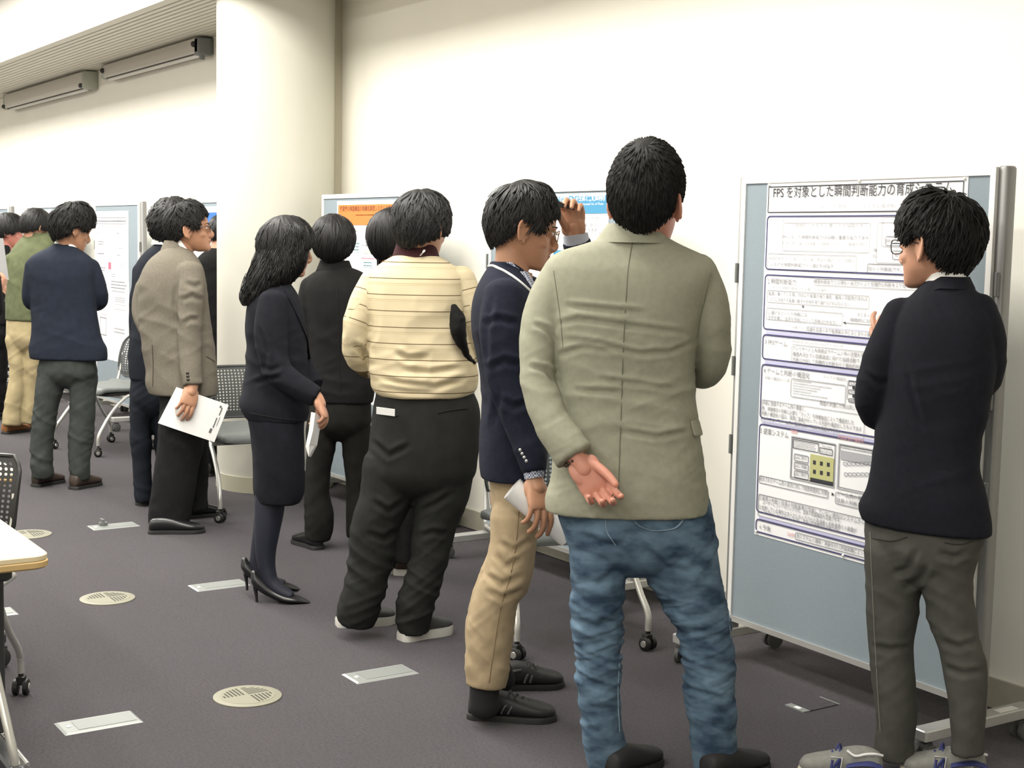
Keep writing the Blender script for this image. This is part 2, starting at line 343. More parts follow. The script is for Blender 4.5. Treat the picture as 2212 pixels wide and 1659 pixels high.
# ------------------------------------------------------------------ posters: sheets with flat print
TEXTQ = []
class Poster:
    """flat print laid out in the plane of a board: s runs along the board, z up"""
    def __init__(s, key, name, label):
        s.cx, s.cy, s.rz = boards[key]['geo']; s.e = np.array([math.cos(s.rz), math.sin(s.rz), 0]); s.nn = np.array([-s.e[1], s.e[0], 0])
        s.root = thing(name, (s.cx, s.cy, 0), s.rz, label, 'poster'); s.lay = {}; s.k = 0
    def at(s, x, y):
        d = ray(x, y); o = np.array([s.cx, s.cy, 0]) - s.nn*0.0065
        t = ((o-CP) @ s.nn)/(d @ s.nn); q = CP+d*t-np.array([s.cx, s.cy, 0]); return float(q @ s.e), float(q[2])
    def sheet(s, s0, z0, s1, z1, m=None):
        g = G(); n = 9; V = []
        for j in range(n):
            for i in range(5):
                u = s0+(s1-s0)*i/4; v = z0+(z1-z0)*j/(n-1)
                off = .0055+.0016*abs(math.sin(3.1*j/(n-1)*2)) if i in (0, 4) or j == 0 else .0055
                V.append((u, -off, v))
        g.add(V, [(j*5+i, j*5+i+1, j*5+i+6, j*5+i+5) for j in range(n-1) for i in range(4)])
        g.add([(v[0], -.0045, v[2]) for v in V], [(j*5+i, j*5+i+5, j*5+i+6, j*5+i+1) for j in range(n-1) for i in range(4)])
        part('paper_sheet', g, m or M_paper, s.root); s.rect = (s0, z0, s1, z1)
        g = G(); pipe(g, [(0, -.005, 0), (0, -.010, 0), (0, -.013, 0)], [.006, .005, .002], 8); pm = mesh_of(g, 'push_pin')
        for (a, b) in ((s0+.012, z1-.01), ((s0+s1)/2, z1-.006), (s1-.012, z1-.01), (s0+.012, z0+.012), ((s0+s1)/2, z0+.01)): link('push_pin', pm, mat('pin_white', (.9, .9, .88), .4), s.root, (a, 0, b))
    def lg(s, c): return s.lay.setdefault(c, G())
    def fill(s, s0, z0, s1, z1, c, lift=0):
        y = -.0078-.0001*lift
        s.lg(c).add([(s0, y, z0), (s1, y, z0), (s1, y, z1), (s0, y, z1)], [(0, 1, 2, 3)])
    def frame(s, s0, z0, s1, z1, t=.004, c='b', r=.012, seg=4):
        out = []
        for qx, qy, a0 in ((1, 1, 0), (-1, 1, PI/2), (-1, -1, PI), (1, -1, 1.5*PI)):
            cx = (s1-r if qx > 0 else s0+r); cz = (z1-r if qy > 0 else z0+r)
            for k in range(seg+1): a = a0+PI/2*k/seg; out.append((cx, cz, math.cos(a), math.sin(a)))
        n = len(out); V = [(x+r*a, -.008, z+r*b) for x, z, a, b in out]+[(x+(r-t)*a, -.008, z+(r-t)*b) for x, z, a, b in out]
        s.lg(c).add(V, [(i, n+i, n+(i+1) % n, (i+1) % n) for i in range(n)])
    def pframe(s, tl, br, t=.0022, c='l', r=.008):
        a = s.at(*tl); b = s.at(*br); s.frame(a[0], s.at(tl[0], br[1])[1], b[0], a[1], t, c, r)
    def pfill(s, tl, br, c, lift=0):
        a = s.at(*tl); b = s.at(*br); s.fill(a[0], s.at(tl[0], br[1])[1], b[0], a[1], c, lift)
    def text(s, xl, yb, xr, em, body, c='g', bold=0.0):
        a = s.at(xl, yb); b = s.at(xr, yb); ppm = math.hypot(*(np.subtract(s.at(xl, yb-20), a)))/20
        TEXTQ.append((s, a[0], a[1], abs(b[0]-a[0]), em*ppm, body, c, bold))
    def bars(s, tl, br, rows, c='l', fill=.8, seed=1):
        """rows of print too fine to read"""
        rr = random.Random(seed); a = s.at(*tl); b = (s.at(*br)[0], s.at(tl[0], br[1])[1]); h = max(abs(a[1]-b[1])/rows, .002)
        for i in range(rows):
            u = a[0]; end = a[0]+(b[0]-a[0])*rr.uniform(fill, 1)
            while u < end:
                w = rr.uniform(.5, 1.1)*h*.55
                s.fill(u, a[1]-h*(i+.62), min(u+w, end), a[1]-h*(i+.62)+h*rr.uniform(.25, .4), c); u += w+h*.18
    def close(s):
        for c, g in s.lay.items():
            if g.n: part({'k': 'lettering', 'g': 'lettering', 'l': 'fine_print', 'b': 'section_frame'}.get(c, 'printed_area'), g, INK[c], s.root)
def set_texts():
    obs = []
    for (s, x, z, wid, em, body, c, bold) in TEXTQ:
        cu = bpy.data.curves.new('txt', 'FONT'); cu.body = body; cu.resolution_u = 3 if em > .03 else 1; cu.offset = bold; o = bpy.data.objects.new('txt', cu); COL.objects.link(o); obs.append(o)
    bpy.context.view_layer.update(); dg = bpy.context.evaluated_depsgraph_get()
    for o, (s, x, z, wid, em, body, c, bold) in zip(obs, TEXTQ):
        me = o.evaluated_get(dg).to_mesh(); n = len(me.vertices)
        V = np.zeros(n*3); me.vertices.foreach_get('co', V); V = V.reshape(-1, 3); F = [tuple(p.vertices) for p in me.polygons]
        if n:
            sx = wid/max(V[:, 0].max()-V[:, 0].min(), 1e-4); W = np.column_stack([x+(V[:, 0]-V[:, 0].min())*sx, np.full(n, -.0083), z+V[:, 1]*em])
            s.lg(c).add(W, F)
        o.evaluated_get(dg).to_mesh_clear()
    for o in obs:
        cu = o.data; bpy.data.objects.remove(o); bpy.data.curves.remove(cu)

# the FPS poster
P = Poster('4', 'wall_poster', 'large white research poster about FPS pinned beside the young man'); A_ = P.at
L0 = A_(1659, 402)[0]; R0 = A_(2092, 380)[0]; ztop = A_(1659, 398)[1]; zbot = A_(1628, 1152)[1]
P.sheet(L0-.004, zbot-.002, R0, ztop+.006)
li = L0+.004; ri = R0-.014
P.frame(li, A_(1660, 460)[1], ri, A_(1663, 403)[1], .0035, 'k', .003, 1)
P.text(1671, 426, 2058, 27, 'FPS を対象とした瞬間判断能力の育成システム', 'k', .003)
P.text(1772, 450, 1934, 11, 'メディア学部 コンピュータ応用学科', 'l')
sec = [(466, 583), (592, 712), (721, 776), (785, 904), (914, 1107), (1119, 1149)]
for i, (a, b) in enumerate(sec):
    xa = 1660-.037*(a-400)*.98; P.frame(li-.002, A_(xa, b)[1], ri+.002, A_(xa, a)[1], .0052, 'b', .016)
    if i >= 2:
        z = A_(xa, a)[1]; P.fill(li+.016, z+.001, ri-.016, z+(.012 if i < 5 else .010), 'p')
T = P.text
T(1665, 480, 1706, 10, '1 はじめに', 'l')
P.pframe((1692, 481), (1879, 542)); T(1718, 490, 1874, 9, '瞬間的な判断を必要とする場面が多く', 'l'); T(1691, 515, 1877, 9.5, 'FPSにおいて瞬間判断能力は同様に重要な能力である'); T(1691, 528, 1870, 9.5, 'ために初心者と熟達者の判断能力について興味を持ち', 'l')
P.pframe((1659, 547), (1850, 583)); T(1661, 561, 1846, 9.5, '瞬間判断能力の比較と、初心者の育成を検討すると同時に', 'l'); T(1666, 574, 1801, 9.5, 'における瞬間判断能力への適応を目指す')
T(1886, 543, 1894, 8, '適'); T(1885, 556, 1893, 8, '応')
P.pframe((1896, 480), (2062, 568)); P.pframe((1907, 467), (2050, 533)); P.pframe((1913, 510), (1962, 531), .0025, 'g'); T(1915, 524, 1930, 10, 'FPS'); P.pframe((1928, 541), (1984, 561), .0025, 'g'); T(1933, 554, 1958, 10, '初心者'); P.pframe((1874, 569), (2070, 592), .0025, 'g'); T(1877, 584, 2000, 10.5, '自らの判断能力や、知識を活用', 'g')
T(1659, 612, 1720, 14, '2 瞬間判断能力'); P.pframe((1759, 600), (2062, 616)); T(1760, 612, 2022, 11, '瞬間判断能力とは現在の状況からより合理的な判断をより短い時間で行う能力', 'g')
T(1664, 623, 1786, 8.5, 'における瞬間判断能力を必要とする事例', 'l')
P.pframe((1658, 626), (1878, 653)); T(1661, 637, 1875, 10, '転車に乗っている時、対向より転車が来た場合、衝突の可能性があれば', 'g'); T(1664, 650, 1837, 10, 'ように対向する転車の動きや方向を見て避けなければならない', 'g')
P.pframe((1656, 664), (1821, 690)); T(1660, 678, 1744, 10, 'に避けるといった判断には', 'g'); T(1660, 689, 1812, 10, '左手を横に、右手を手前にといった思考は行われない', 'g')
T(1853, 683, 1886, 9.5, 'まとまった', 'g'); T(1837, 694, 1890, 9.5, '瞬間的に記憶', 'g'); T(1711, 709, 1736, 8, '判断では', 'l')
P.pframe((1740, 703), (2050, 718), .0022, 'p'); T(1743, 715, 1910, 11, '知識を自身の中で有意味なひとまとまりの構造として', 'g')
a = A_(1735, 664); P.lg('k').add([(a[0]-.005, -.008, a[1]+.006), (a[0]+.005, -.008, a[1]+.006), (a[0], -.008, a[1]-.004)], [(0, 2, 1)])
a = A_(1822, 697); P.lg('k').add([(a[0], -.008, a[1]), (a[0]+.011, -.008, a[1]-.005), (a[0]+.011, -.008, a[1]+.005)], [(0, 1, 2)]); P.fill(a[0], a[1]-.001, a[0]+.14, a[1]+.001, 'g')
T(1653, 743, 1701, 14, '3 FPSゲーム'); T(1712, 739, 1822, 7.5, 'FPS(First Person Shooter)ゲームとは', 'l'); P.pframe((1711, 743), (2050, 783)); T(1713, 756, 1905, 11, 'プレイヤーの１人称視点でゲームの中の空間を任意に移動し', 'g'); T(1713, 768, 1905, 11, '複数人同士での目標達成に向けた協調活動で、経験や知識', 'g'); T(1713, 780, 1888, 11, '判断は大別して俯瞰的な判断を行う戦局的判断と戦術', 'g')
T(1650, 805, 1750, 15, '4 ゲームと判断の構造化'); T(1653, 818, 1706, 8.5, '判断の構造化の一部', 'l'); T(1778, 816, 1829, 8.5, 'マップの構造化', 'l')
P.pframe((1709, 816), (1827, 857), .003, 'l'); P.bars((1714, 819), (1800, 852), 6, 'l', .3, 3); P.pframe((1831, 820), (2040, 864), .003, 'l')
for k, (y0, y1, tx) in enumerate(((822, 833, 'aA'), (841, 851, 'mA'), (860, 869, 'eA'))):
    P.pframe((1834, y0), (1858, y1), .0022, 'k', .002); T(1838, y1-2, 1849, 8, tx, 'g')
    if k < 2: P.pfill((1842, y1), (1847, y1+8), 'k')
T(1771, 874, 1848, 11, '各国の共通した色は同じ', 'g'); P.pframe((1646, 862), (1868, 912)); T(1648, 873, 1741, 11, '判断に使用するゲーム内の要素と、', 'g'); T(1647, 885, 1846, 11, '色、俯瞰視点の判断に必要な「マップ」を特徴抽出によって構造化した', 'g'); T(1646, 896, 1863, 11, '判断の構造化の図は、実際に筆者が行っている判断を構造化したものである', 'g'); T(1645, 907, 1816, 11, 'これらによってゲーム内の要素を用いて判断を構造化できた。', 'g')
T(1643, 935, 1704, 15, '5 提案システム'); T(1709, 935, 1723, 9, '問題', 'r'); T(1811, 947, 1868, 10, '判断記述の構造化', 'r')
P.pframe((1710, 941), (1803, 1034), .004, 'l', .002); P.pframe((1712, 944), (1802, 1031), .002, 'k', .002); P.pframe((1714, 948), (1769, 968), .0025, 'k', .002); P.bars((1717, 951), (1766, 966), 4, 'g', .8, 5); T(1775, 965, 1797, 7, 'Time limit', 'g'); P.pframe((1771, 966), (1799, 980), .0025, 'k', .002); T(1773, 978, 1797, 10, "00'05'00", 'g')
for y, tx in ((979, 'mAに移行'), (997, 'aAに待機'), (1015, 'aBに移行')): P.pframe((1716, y), (1747, y+16), .003, 'g', .005); T(1718, y+11, 1743, 9.5, tx, 'g')
P.pfill((1751, 980), (1800, 1040), 'm'); P.pfill((1751, 1031), (1800, 1040), 'k', 2)
for i in range(3):
    for j in range(2): P.pfill((1757+15*i, 994+20*j+2.4*i), (1763+15*i, 1003+20*j+2.4*i), 'k', 2)
P.pframe((1812, 957), (1960, 1056), .004, 'l', .002); P.pframe((1815, 960), (1957, 1053), .002, 'k', .002); P.pfill((1817, 972), (1955, 992), 'l'); P.bars((1818, 963), (1950, 970), 1, 'g', .9, 8)
for i in range(8): P.pframe((1822+9*i, 997), (1830+9*i, 1005), .002, 'g', .004); P.pframe((1824+9*i, 1020), (1832+9*i, 1028), .002, 'g', .004)
P.pframe((1640, 1026), (1791, 1043), .0025, 'g'); T(1641, 1037, 1789, 11, '提示されたゲーム内の状況に対して制限時間内に判断', 'g')
a = A_(1797, 1067); P.lg('k').add([(a[0]+.012, -.008, a[1]), (a[0], -.008, a[1]-.006), (a[0], -.008, a[1]+.006)], [(0, 2, 1)])
P.pframe((1805, 1062), (2000, 1088), .0025, 'g'); T(1809, 1070, 1880, 12, 'ゲーム内の要素と', 'g'); T(1808, 1084, 1872, 12, '自身の判断基準', 'g')
P.pframe((1639, 1066), (1960, 1114), .0025, 'g'); T(1640, 1078, 1870, 11, '①実際の判断と自身の判断基準が合致していない場合はシステムから', 'g'); T(1648, 1088, 1819, 11, 'ユーザーにフィードバックされ、自身の知識構造を認識させる。', 'g'); T(1640, 1098, 1853, 11, '②合致している場合はあらかじめ入力された熟達者の判断基準との差異が', 'g'); T(1648, 1108, 1819, 11, 'ユーザーにフィードバックされ、自身の知識構造を洗練させる。', 'g')
T(1641, 1141, 1665, 13, '6 今後'); T(1702, 1156, 1716, 9, '目標', 'r'); P.pframe((1718, 1149), (2010, 1165), .0025, 'g'); T(1721, 1161, 1890, 11, '本システムの開発・実装を行い評価実験によって検証', 'g')
P4_ = P
# orange headed poster
P = Poster('2', 'wall_poster', 'white poster with orange title band beside the column')
a = P.at(728, 435); s1 = a[0]+.80; P.sheet(a[0], a[1]-1.12, s1, a[1])
h0 = P.at(731, 443); P.fill(h0[0], P.at(731, 486)[1], s1-.012, h0[1], 'o'); P.text(735, 456, 868, 12, '授業案の意図構造の再構成演習システムの開発と評価', 'n', .02)
P.bars((769, 462), (850, 468), 1, 'n2', .98, 2); P.bars((803, 470), (850, 476), 1, 'n2', .98, 4)
P.bars((745, 497), (776, 502), 1, 'l', .95, 6); P.bars((781, 527), (800, 533), 1, 'g', .95, 7); P.pfill((764, 521), (779, 545), 'a'); P.bars((765, 523), (777, 543), 3, 'w', .9, 5)
P.pfill((784, 538), (812, 547), 'e'); P.bars((780, 554), (810, 561), 1, 's', .95, 9); P.pfill((784, 563), (806, 577), 'a'); P.bars((786, 564), (804, 577), 2, 'u', .9, 10); P.bars((740, 585), (830, 640), 6, 'l', .7, 11)
PP = [P]
# sky blue headed poster
P = Poster('3', 'wall_poster', 'white poster with sky blue title band behind the raised hand')
a = P.at(1316, 416); s1 = a[0]; s0 = s1-.84; P.sheet(s0, a[1]-1.15, s1, a[1])
P.fill(s0+.012, P.at(1313, 461)[1], s1-.008, P.at(1313, 421)[1], 'c'); P.text(1171, 435, 1307, 13.5, 'キットビルド概念マップの生成と実験的利用', 'w', .02); P.text(1215, 444, 1304, 7, 'Generation and Experimental Use of Them', 'w')
P.text(1212, 489, 1298, 8.5, 'の理解において、授業の要点から', 'g'); P.text(1212, 499, 1290, 8.5, 'を比較したシステムを実装', 'g'); P.text(1212, 508, 1298, 8.5, 'の検討と作成課題について', 'g')
P.bars((1200, 468), (1310, 474), 1, 'l', .9, 3); P.pfill((1196, 540), (1216, 552), 'c'); P.bars((1170, 560), (1310, 640), 7, 'g', .7, 13); PP.append(P)
# tall white poster
P = Poster('1', 'wall_poster', 'tall white poster with grey print and one pink bar between the jackets')
a = P.at(205, 457); b = P.at(277, 457); c = P.at(240, 778); P.sheet(max(a[0], -BW/2+.024), c[1], b[0], a[1])
P.bars((212, 473), (274, 483), 1, 'g', .97, 1); P.pfill((208, 470), (274, 471), 'g'); P.pfill((208, 483), (274, 484), 'g'); P.bars((222, 487), (258, 492), 1, 'l', .9, 2)
for k, (x0, y0, x1, y1, n) in enumerate(((210, 499, 216, 505, 1), (252, 501, 259, 507, 1), (212, 519, 226, 530, 2), (254, 533, 266, 539, 1), (211, 544, 228, 551, 1), (253, 549, 261, 554, 1), (252, 566, 272, 577, 3), (240, 590, 250, 599, 2), (240, 604, 275, 624, 3), (242, 624, 273, 632, 1), (214, 575, 230, 586, 2), (248, 640, 274, 652, 3))): P.bars((x0, y0), (x1, y1), n, 'g' if k % 3 else 'l', .8, k)
P.pfill((234, 566), (240, 581), 's'); P.pframe((247, 656), (271, 667), .003, 'l', .002); P.pframe((216, 684), (230, 722), .006, 'g', .002); P.pframe((215, 669), (231, 678), .003, 'l', .002); P.bars((246, 705), (272, 720), 2, 'l', .8, 30); PP.append(P)
P = Poster('0', 'wall_poster', 'plain white poster sheet behind the green jacket'); a = P.at(63, 454); P.sheet(a[0], .55, a[0]+.92, a[1]); P.bars((97, 464), (108, 470), 1, 'g', .9, 2); P.bars((70, 480), (118, 520), 4, 'l', .8, 4); PP.append(P)
P = Poster('A', 'wall_poster', 'poster with strong blue band at the edge of the column'); b = P.at(450, 446); P.sheet(b[0]-.35, .5, BW/2-.03, b[1]); a = P.at(450, 459); P.fill(b[0]-.34, P.at(450, 490)[1], BW/2-.04, a[1], 'u'); P.bars((452, 503), (480, 560), 5, 'g', .8, 4); PP.append(P)
P = Poster('L', 'wall_poster', 'white poster sheet cut off at the left picture edge'); b = P.at(6, 459); P.sheet(b[0]-.85, .5, b[0], b[1]); PP.append(P)
set_texts(); P4_.close()
for P in PP: P.close()

# ------------------------------------------------------------------ roller screens under the soffit
M_scr = mat('screen_case', (0.56, 0.53, 0.48), 0.5); M_scr2 = mat('screen_end', (0.40, 0.42, 0.36), 0.5)
def roller(x0, x1, z0, z1, y0, y1, dark, label):
    t = thing('roller_screen', ((x0+x1)/2, y1, z0), 0, label, 'roller screen', 'roller screens under the soffit'); L = x1-x0; D = y1-y0; Hh = z1-z0
    g = G(); rbox(g, (0, -D/2-.004, Hh/2), Hh, D, L-.10, .012, ((0, 0, 1), (0, 1, 0), (1, 0, 0))); part('case', g, M_scr, t, 40)
    g = G(); rbox(g, (0, -D*.62, -.012), L-.14, .03, .022, .006); part('bottom_bar', g, mat('bar_white', (.75, .73, .68), .5), t)
    g = G(); bbox(g, (-L/2+.07, -D*.88, -.004), (L/2-.07, -D*.35, .004)); part('slot', g, mat('slot_black', (.03, .027, .02), .8), t)
    for s in (-1, 1):
        g = G(); rbox(g, (s*(L/2-.03), -D/2-.002, Hh/2-.004), Hh+.012, D+.008, .06, .015, ((0, 0, 1), (0, 1, 0), (1, 0, 0))); part('end_cap', g, (M_grey if dark and s > 0 else M_scr2), t, 40)
        g = G(); sph(g, (s*(L/2-.06), -D-.012, Hh*(.55 if dark else .12)), .022); part('knob', g, M_dark, t, 40)
    if dark:
        g = G(); rbox(g, (L/2-.03, -D*.6, Hh*.4), .09, D*.9, Hh*1.15, .02); cyl(g, (L/2-.02, -D*.7, -.05), (L/2-.02, -D*.7, .02), .02); part('motor_box', g, M_grey, t, 40)
    return t
roller(-15.62, -12.75, 2.815, 2.958, 3.79, YW, False, 'boxy beige roller screen case above the green jacket')
roller(-12.27, -9.99, 2.850, 2.960, 3.80, YW, True, 'slim beige roller screen with dark motor end next to the column')

# ------------------------------------------------------------------ floor fittings
M_plate = mat('floor_plate_metal', (0.29, 0.305, 0.295), 0.45, 0.25)
M_plate2 = mat('floor_plate_lid', (0.25, 0.265, 0.255), 0.5, 0.25)
for k, (x, y, lab) in enumerate(((-4.29, 1.30, 'grey floor outlet plate nearest the maple table'), (-4.297, 2.30, 'grey floor outlet plate in front of the tan trousers'), (-5.77, 2.285, 'grey floor outlet plate beside the high heels'), (-7.23, 2.28, 'grey floor outlet plate with raised flap near the taupe jacket'), (-5.77, 1.29, 'grey floor outlet plate peeking out behind the table leg'))):
    t = thing('floor_outlet_plate', (x, y, 0), 0, lab, 'floor plate', 'outlet plates in the carpet')
    g = G(); g.add([(-.063, -.122, 0), (.063, -.122, 0), (.063, .122, 0), (-.063, .122, 0), (-.055, -.114, .004), (.055, -.114, .004), (.055, .114, .004), (-.055, .114, .004)], [(0, 1, 5, 4), (1, 2, 6, 5), (2, 3, 7, 6), (3, 0, 4, 7), (4, 5, 6, 7)]); part('rim', g, M_plate, t)
    g = G(); bbox(g, (-.043, -.075, .004), (.043, .108, .0052)); part('lid', g, M_plate2, t)
    g = G(); pipe(g, [(0, -.094, .004), (0, -.094, .006)], .0075, 14); part('latch_dot', g, INK['w'], t)
    if k == 3: g = G(); box(g, (-.02, -.055, .022), .05, .012, .036); box(g, (-.02, -.05, .012), .03, .04, .02); part('flap', g, M_grey, t)
M_vent = mat('diffuser_beige', (0.235, 0.228, 0.172), 0.55)
for k, (x, y, lab) in enumerate(((-4.297, 1.80, 'round beige floor vent with open slots in the foreground'), (-5.78, 1.793, 'round beige floor vent between the outlet plates and high heels'), (-7.22, 1.84, 'round beige floor vent half hidden behind the table corner'))):
    t = thing('floor_vent', (x, y, 0), 0, lab, 'floor vent', 'round floor vents'); R = .113
    g = G(); pipe(g, [(0, 0, 0), (0, 0, .0035), (0, 0, .005)], [R, R, R*.96], 48); part('disc', g, M_vent, t, 30)
    g = G(); pipe(g, [(0, 0, .005), (0, 0, .0062)], [R*.80, R*.79], 48); part('grille', g, M_vent, t, 30)
    for i in range(6):
        o = .010+.013*i; hl = math.sqrt(max((R*.74)**2-(o+.004)**2, 1e-6))-.008
        if hl > .004:
            for sx, sy, ax in ((-1, 1, 0), (1, 1, 1), (-1, -1, 1)):
                # slots run along x in one quarter and along y in the two beside it (quarters lie around the view axis)
                c0 = (sx*(.006+hl/2), sy*o) if ax else (sx*o, sy*(.006+hl/2))
                l = (hl, .0062) if ax else (.0062, hl)
                gd = G(); bbox(gd, (c0[0]-l[0]/2, c0[1]-l[1]/2, .0058), (c0[0]+l[0]/2, c0[1]+l[1]/2, .0066)); part('slot', gd, mat('vent_slot', (0.05, 0.05, 0.035), .8), t)
t = thing('floor_access_lid', (-3.278, 3.395, 0), 0, 'carpeted access lid with a metal end strip below the FPS poster', 'floor lid')
g = G(); bbox(g, (-.042, -.055, 0), (.042, .075, .003)); part('lid', g, M_carp, t)
g = G(); bbox(g, (-.045, -.085, 0), (.042, -.056, .004)); part('metal_strip', g, M_plate, t)
g = G(); bbox(g, (-.045, .076, 0), (.045, .082, .004)); part('hinge_strip', g, M_plate, t)
g = G(); bbox(g, (-.012, -.079, .004), (.012, -.062, .0048)); part('latch_dot', g, INK['w'], t)

# ------------------------------------------------------------------ nesting chairs on casters
M_seat = mat('chair_seat_grey', (0.17, 0.185, 0.18), 0.55, var=0.04, vscale=30, bump=0.1, bscale=300)
M_back = mat('chair_back_grey', (0.070, 0.075, 0.075), 0.5)
M_blk = mat('chair_back_black', (0.012, 0.012, 0.012), 0.42)
M_tube = mat('chair_tube_silver', (0.66, 0.66, 0.62), 0.32, 0.6)
def back_point(u, v):
    """point of the back shell; u in -1..1 across, v in 0..1 up"""
    wx = .235*(1-.10*(1-v)**2)*(1-.04*v); z = .49+.29*v
    return np.array([u*wx, -.235-.075*v-.055*(1-u*u)*(1-.3*v)+.02*math.sin(v*PI), z])
def perforated_back(nx=22, nz=17):
    g = G(); th = .005; k = 6
    def cell_ok(i, j):
        u = (i+.5)/nx*2-1; v = (j+.5)/nz
        return abs(u) < .9 and .09 < v < .94
    for i in range(nx):
        for j in range(nz):
            u0, u1 = i/nx*2-1, (i+1)/nx*2-1; v0, v1 = j/nz, (j+1)/nz
            # rounded outline: shrink in the corners
            f = lambda u, v: back_point(u*(1-.13*max(0, (v-.8)/.2)**2-.22*max(0, (.25-v)/.25)**2), v)
            cor = [(u0, v0), (u1, v0), (u1, v1), (u0, v1)]
            if not cell_ok(i, j): g.add([f(*c) for c in cor], [(0, 1, 2, 3)]); continue
            uc, vc = (u0+u1)/2, (v0+v1)/2; hu, hv = (u1-u0)*.27, (v1-v0)*.30
            ho = [(uc+hu*math.cos(PI/4+PI/4*q), vc+hv*math.sin(PI/4+PI/4*q)) for q in range(8)]
            mid = [((u0+u1)/2, v1), (u0, (v0+v1)/2), ((u0+u1)/2, v0), (u1, (v0+v1)/2)]
            ring = [(u1, v1), mid[0], (u0, v1), mid[1], (u0, v0), mid[2], (u1, v0), mid[3]]
            g.add([f(*c) for c in ring+ho], [(q, (q+1) % 8, 8+(q+1) % 8, 8+q) for q in range(8)])
    return g
def rim_of_back():
    f = lambda u, v: back_point(u*(1-.13*max(0, (v-.8)/.2)**2-.22*max(0, (.25-v)/.25)**2), v)
    P = [f(-1+2*i/14, 0) for i in range(15)]+[f(1, i/12) for i in range(1, 13)]+[f(1-2*i/14, 1) for i in range(1, 15)]+[f(-1, 1-i/12) for i in range(1, 13)]
    g = G(); pipe(g, P, .0075, 6); return g
def chair_meshes(black):
    d = []
    g = G(); n = 12; V = []; F = []
    C = []; A = []; B = []
    for y, wd, z, th in ((-.215, .17, .445, .012), (-.21, .205, .448, .018), (-.15, .228, .446, .021), (0, .236, .442, .022), (.13, .236, .446, .022), (.20, .232, .445, .024), (.235, .215, .432, .022), (.243, .19, .426, .012)):
        C.append((0, y, z)); A.append((wd, 0, 0)); B.append((0, 0, th))
    Q = resample(np.column_stack([C, A, B]), 3); loft(g, Q[:, :3], Q[:, 3:6], Q[:, 6:9], 32, 4.5); d.append(('seat', g, M_blk if black else M_seat, 50))
    g = G(); rbox(g, (0, 0, .412), .40, .36, .024, .03); d.append(('seat_pan', g, M_dark, 40))
    d.append(('backrest', perforated_back(), M_blk if black else M_back, 50)); d.append(('back_rim', rim_of_back(), M_blk if black else M_back, 50))
    for s in (-1, 1):
        g = G(); pipe(g, [(s*.262, .285, .075), (s*.262, .280, .135), (s*.252, .235, .20), (s*.236, .06, .375), (s*.232, .02, .396), (s*.230, -.05, .40), (s*.228, -.20, .40)], .0125, 12, 5); d.append(('front_leg', g, M_tube, 50))
        g = G(); pipe(g, [(s*.232, -.02, .398), (s*.242, -.11, .24), (s*.252, -.185, .13), (s*.252, -.19, .075)], .0115, 12, 5); d.append(('rear_leg', g, M_tube, 50))
        g = G(); pipe(g, [(s*.205, -.205, .425), (s*.208, -.235, .50), (s*.212, -.262, .60), (s*.212, -.275, .66)], .011, 10, 4); d.append(('back_upright', g, M_tube, 50))
    g = G(); cyl(g, (-.23, -.12, .40), (.23, -.12, .40), .012); cyl(g, (-.235, .05, .392), (.235, .05, .392), .012); d.append(('cross_bar', g, M_tube, 50))
    return [(n_, (lambda me, m, s: (me.materials.append(m), sharp(me, s), me)[-1])(mesh_of(g, n_), m, s), m) for n_, g, m, s in d]
g = G()
for s in (-1, 1): pipe(g, [(s*.007, 0, .027), (s*.009, 0, .027), (s*.022, 0, .027), (s*.026, 0, .027)], [.019, .026, .027, .021], 18)
rbox(g, (0, -.004, .05), .03, .034, .03, .008); cyl(g, (0, 0, .05), (0, 0, .08), .009); ME_CC = mesh_of(g, 'caster'); ME_CC.materials.append(M_blk); sharp(ME_CC, 45)
g = G()
for s in (-1, 1): pipe(g, [(s*.025, 0, .027), (s*.0285, 0, .027), (s*.029, 0, .027)], [.014, .012, .002], 14)
ME_HUB = mesh_of(g, 'hub_cap'); ME_HUB.materials.append(M_chrome); sharp(ME_HUB, 45)
CHM = {b: chair_meshes(b) for b in (False, True)}
def chair(x, y, rz, label, black=False):
    t = thing('nesting_chair', (x, y, 0), rz, label, 'chair', 'nesting chairs on casters'); fl = []
    for n_, me, m in CHM[black]:
        o = link(n_, me, m, t)
        if n_.endswith('leg'): fl.append(o)
    k = 0
    for o in fl:
        front = o.name.startswith('front'); s = -1 if k < 2 else 1; k += 1
        c = link('caster', ME_CC, M_blk, t, (s*(.262 if front else .252), .285 if front else -.19, 0)); a = random.uniform(-.9, .9); c.rotation_euler[2] = a
        link('hub_cap', ME_HUB, M_chrome, c)
    return t
chair(-9.90, 3.10, PI+.32, 'grey chair standing below the tall white poster')
chair(-7.33, 3.08, -PI/2-.06, 'grey perforated-back chair in front of the round column')
chair(-4.40, 3.13, -PI/2-.25, 'grey chair behind the tan trousers and blue jeans')
chair(-4.665, 0.848, -PI/2-math.radians(33), 'black perforated-back chair beyond the maple table', True)

